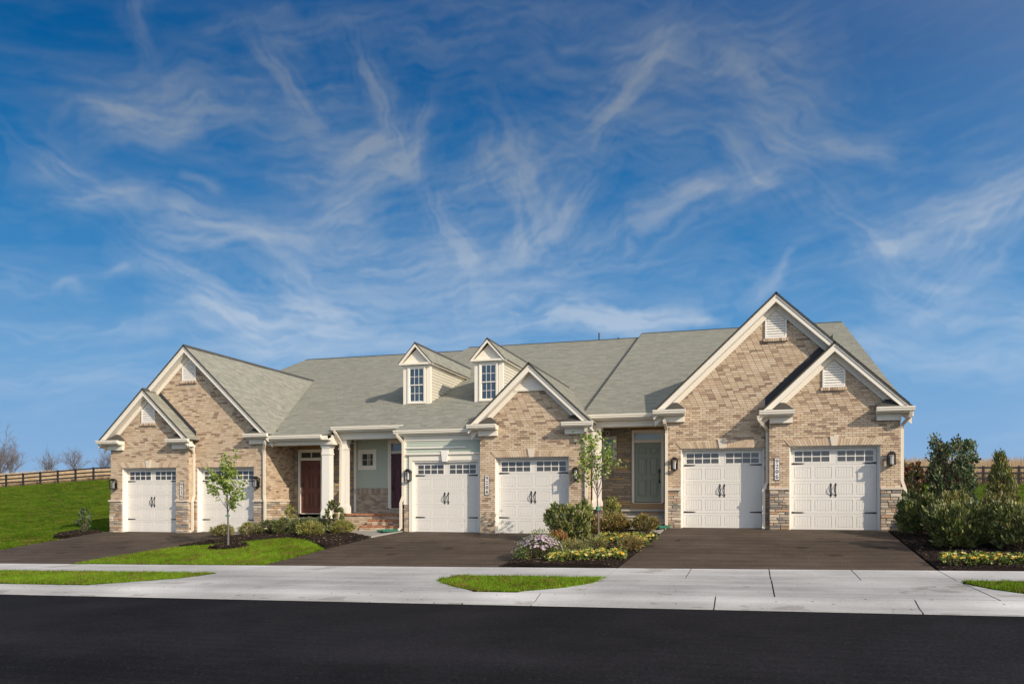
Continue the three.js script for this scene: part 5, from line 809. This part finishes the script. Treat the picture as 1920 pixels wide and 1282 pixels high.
// bed in front of the left porches
const VARI = [[.30, .27, .10], [.20, .21, .06], [.36, .32, .15]], BOX = [[.10, .135, .04], [.13, .16, .05], [.075, .105, .03]];
for (const [x, d, w, h, cols, label, s] of [
  [-18.05, 24.5, .42, .40, VARI, 'cream-edged low shrub in front of the second left garage door', 41], [-17.05, 24.75, .42, .44, VARI, 'cream-edged low shrub right of the lawn tree trunk', 42],
  [-16.45, 25.0, .42, .50, BOX, 'dark green low shrub below the left porch, next to the splash block', 43], [-15.75, 24.8, .50, .56, BOX, 'dark green shrub below the maroon door', 44], [-15.1, 24.75, .46, .55, BOX, 'dark green shrub below the white porch column', 45],
  [-14.25, 24.1, .50, .50, YELLOW, 'yellow-green spreading shrub at the edge of the dark mulch', 46], [-14.75, 25.05, .50, .56, BOX, 'dark green shrub behind the yellow-green one', 47], [-13.35, 24.55, .42, .46, YELLOW, 'yellow-green low shrub near the brick steps', 48]])
  shrub('low_shrub', label, 'shrub', x, d, { seed: s, w, h: h * .84, n: 1700, size: .06, wid: .3, cols, clumps: 90, up: .5, mix: [.2, YELLOW] });
shrub('hydrangea_shrub', 'leafy upright shrub in front of the twin porch columns', 'shrub', -14.0, 25.2, { seed: 49, w: .34, h: 1.0, n: 800, size: .1, wid: .34, cols: [[.14, .17, .05], [.22, .22, .08], [.10, .13, .035]], clumps: 46, up: .5 });
shrub('hydrangea_shrub', 'thin pale shrub in front of the maroon door', 'shrub', -15.9, 25.5, { seed: 50, w: .26, h: .92, n: 420, size: .09, wid: .34, cols: YELLOW, clumps: 34, up: .6 });
shrub('holly_bush', 'small dark holly at the far left house corner', 'shrub', -24.55, 24.9, { seed: 51, w: .26, h: .82, n: 520, size: .085, wid: .36, cols: HOLLY, clumps: 40, up: .3 });
// shrubs at the right
const broad = (v) => .66 + .4 * Math.sin(Math.PI * (.1 + .7 * v));
shrub('laurel_shrub', 'broad laurel nearest the right driveway', 'shrub', 4.28, 23.9, { seed: 61, w: .46, h: .98, n: 2600, size: .12, wid: .22, cols: LAUREL, clumps: 120, clumpSize: .1, up: .7, taper: broad });
shrub('laurel_shrub', 'broad laurel in the middle of the right bed', 'shrub', 4.68, 21.3, { seed: 62, w: .62, h: .98, n: 4600, size: .12, wid: .22, cols: LAUREL, clumps: 170, clumpSize: .11, up: .7, taper: broad, mix: [.26, [[.34, .34, .11], [.27, .30, .085]]] });
shrub('laurel_shrub', 'broad laurel cut by the right frame edge', 'shrub', 5.88, 20.9, { seed: 63, w: .68, h: .98, n: 4800, size: .12, wid: .22, cols: LAUREL, clumps: 170, clumpSize: .11, up: .7, taper: broad, mix: [.26, [[.34, .34, .11], [.27, .30, .085]]] });
shrub('holly_tree', 'tall dark holly rising above the other right shrubs', 'shrub', 5.65, 26.6, { seed: 64, w: .58, h: 2.45, n: 8000, size: .085, wid: .36, cols: HOLLY, clumps: 320, clumpSize: .14, up: .3, taper: (v) => .66 + .42 * Math.sin(Math.PI * (.25 + .6 * v)), mix: [.1, [[.25, .12, .06], [.26, .26, .10]]] });
shrub('red_tipped_shrub', 'red-tipped shrub against the right house corner', 'shrub', 4.55, 26.5, { seed: 65, w: .34, h: 1.85, n: 3400, size: .08, wid: .34, cols: REDTIP, clumps: 150, up: .4, taper: (v) => .75 + .3 * Math.sin(Math.PI * v) });
shrub('arborvitae', 'pointed olive conifer at the right', 'conifer', 6.25, 24.0, { seed: 66, w: .62, h: 1.98, n: 9000, size: .10, wid: .12, cols: CONIFER, clumps: 330, clumpSize: .09, up: .9, base: .02, taper: (v) => Math.pow(1 - v, .8) + .04 });
shrub('spreading_conifer', 'wide olive conifer between the holly and the laurels', 'conifer', 4.95, 22.9, { seed: 67, w: .58, h: 1.12, n: 4600, size: .10, wid: .13, cols: CONIFER, clumps: 200, clumpSize: .11, up: .6, taper: (v) => .9 * Math.cos(v * 1.2) + .08 });
shrub('spreading_conifer', 'low olive conifer in front of the pointed one', 'conifer', 5.85, 22.7, { seed: 69, w: .58, h: 1.05, n: 4600, size: .10, wid: .13, cols: CONIFER, clumps: 200, clumpSize: .11, up: .6, taper: (v) => .9 * Math.cos(v * 1.2) + .08, mix: [.2, BRONZE] });
shrub('spreading_conifer', 'dark spreading conifer behind the right frame edge', 'conifer', 6.8, 22.4, { seed: 68, w: .66, h: 1.12, n: 3200, size: .10, wid: .13, cols: CONIFER, clumps: 160, clumpSize: .11, up: .6, taper: (v) => .9 * Math.cos(v * 1.2) + .08 });

// young trees
function tree(name, label, x, d, o) {
  const r = rng(o.seed), y0 = E(x, d), t = thing(name, label, 'tree', P(x, y0, d)), tr = new Buf(), br = new Buf(), lf = new Buf([1, 1, 1]), H = o.h, tip = [];
  const trunk = range(0, 1, 8).map((k) => P(x + (o.lean ?? 0) * k + Math.sin(k * 5) * .015, y0 - .05 + k * H * o.trunk, d + Math.cos(k * 4) * .015)); tr.tube(trunk, trunk.map((_, i) => o.r * (1 - .55 * i / 8)), 8);
  const grow = (p, dir, L, rad, lev) => {
    const n = 4, path = [p]; let q = p, v = dir; for (let i = 0; i < n; i++) { v = unit(add(v, [(r() - .5) * .3, (o.rise ?? .12) + (r() - .5) * .16, (r() - .5) * .3])); q = add(q, v, L / n); path.push(q); }
    br.tube(path, path.map((_, i) => rad * (1 - .65 * i / n)), lev ? 4 : 5);
    if (lev < o.levels) { const m = o.split ?? 3; for (let i = 0; i < m; i++) { const k = 1 + Math.floor(r() * n), a = r() * 6.283, s = unit(cross(v, [Math.cos(a), .2, Math.sin(a)])); grow(path[Math.min(k, n)], unit(add(v, s, .55 + r() * .5)), L * (.42 + r() * .28), rad * .5, lev + 1); } }
    for (let i = lev ? 1 : 2; i <= n; i++) tip.push([path[i], v]);
  };
  const lead = trunk[trunk.length - 1]; grow(lead, [0, 1, 0], H * (1 - o.trunk) * .9, o.r * .42, 0);
  for (let i = 0; i < o.limbs; i++) { const k = o.from + (1 - o.from) * (i / o.limbs), q = trunk[Math.min(8, Math.round(k * 8))], a = i * 2.4 + r() * .6, p = [q[0], y0 + H * o.trunk * k, q[2]]; grow(p, unit([Math.cos(a) * (1.15 - .3 * k), o.steep ?? 1, Math.sin(a) * (1.15 - .3 * k)]), H * (o.reach ?? .36) * (1.1 - .4 * k), o.r * .36, 0); }
  part('trunk', tr, o.bark ?? M.bark, t); part('branches', br, o.bark ?? M.bark, t);
  if (o.leaves) { for (let i = 0; i < o.leaves; i++) { const [p, v] = tip[Math.floor(r() * tip.length)], q = add(p, [(r() - .5) * .16, (r() - .5) * .14, (r() - .5) * .16]); leaf(lf, q, [v[0] + (r() - .5) * 2, (r() - .65) * 1.5, v[2] + (r() - .5) * 2], .075 + r() * .06, .032 + r() * .02, r, pick(r, o.cols)); } part('leaves', lf, M.leaf, t); }
  return { t, y0 };
}
const FRESH = [[.19, .28, .035], [.25, .34, .05], [.14, .22, .03], [.31, .38, .08]];
{
  const a = tree('young_tree', 'young staked tree with fresh green leaves on the front lawn', -15.83, 21.75, { seed: 71, h: 2.72, trunk: .78, r: .036, limbs: 9, from: .52, levels: 2, leaves: 950, cols: FRESH, reach: .27, steep: 1.1 });
  part('tree_tie', new Buf().tube([P(-15.83, a.y0 + .98, 21.75), P(-15.83, a.y0 + 1.03, 21.75)], .07, 10), M.tie, a.t);
  const b = tree('young_tree', 'slim multi-branched young tree in the flower bed between driveways', -4.15, 22.3, { seed: 72, h: 2.9, trunk: .56, r: .034, limbs: 8, from: .80, levels: 2, leaves: 680, cols: FRESH, reach: .46, steep: 1.45, split: 3 });
  part('tree_tie', new Buf().tube([P(-4.15, b.y0 + .95, 22.3), P(-4.15, b.y0 + 1.06, 22.3)], .06, 10), M.tie, b.t);
}
// bare trees on the skyline at the left
for (const [x, d, h, seed, label] of [[-137, 119, 9.0, 81, 'tall bare tree at the left frame edge on the skyline'], [-131, 116, 6.6, 82, 'broad bare tree second from the left on the skyline'], [-126.5, 120, 5.6, 83, 'thin bare tree beside the broad bare one'], [-118.5, 118, 5.6, 84, 'bare tree in the middle of the skyline group above the fence'], [-115.6, 122, 4.6, 85, 'slender bare tree just left of the left house'], [-111.5, 120, 5.2, 86, 'bare tree partly hidden by the left house']])
  tree('bare_tree', label, x, d, { seed, h, trunk: .42, r: h * .022, limbs: 19, from: .34, levels: 3, reach: .46, steep: .85, split: 4 });
{
  const r = rng(90), m = new THREE.Matrix4(), q = new THREE.Quaternion(), L = [], C = []; for (let i = 0; i < 2600; i++) { const x = -230 + r() * 84, d = 135 + r() * 30; q.setFromEuler(new THREE.Euler(r() * 6, r() * 6, r() * 6)); const s = .5 + r() * .9; m.compose(new V3(x, E(x, d) + r() * r() * 4.2, -d), q, new V3(s, s, s)); L.push(m.clone()); const k = .7 + r() * .5; C.push([.25 * k, .235 * k, .22 * k]); }
  instanced('distant_thicket', tuftGeo(8, 16, 1.2, .7, .02), M.straw, L, C, 'grey leafless thicket far away at the left edge', 'thicket');
}
// board fence along the top of the lawn
function fence(xs, label) {
  const x0 = xs[0], t = thing('board_fence', label, 'fence', P(x0, E(x0, 71), 71), 'dark board fence behind the houses');
  for (const x of xs) part('post', new Buf().box(x - .075, x + .075, E(x, 71) - .15, E(x, 71) + 1.38, 70.92, 71.08), M.fence, t);
  for (let i = 0; i + 1 < xs.length; i++) for (const h of [.34, .74, 1.16]) { const a = xs[i], b = xs[i + 1]; part('rail', new Buf().obox(P(a + .004, E(a, 71) + h, 70.918), [b - a - .008, E(b, 71) - E(a, 71), 0], [0, .15, 0], [0, 0, .03]), M.fence, t); }
}
fence(range(-98, -56.5, 17), 'dark three-rail fence along the hilltop at the left'); fence(range(7.5, 32, 10), 'dark three-rail fence behind the shrubs at the right');

scene.traverse((o) => { if (o.isMesh) { o.castShadow = true; o.receiveShadow = true; } });
renderer.render(scene, camera);
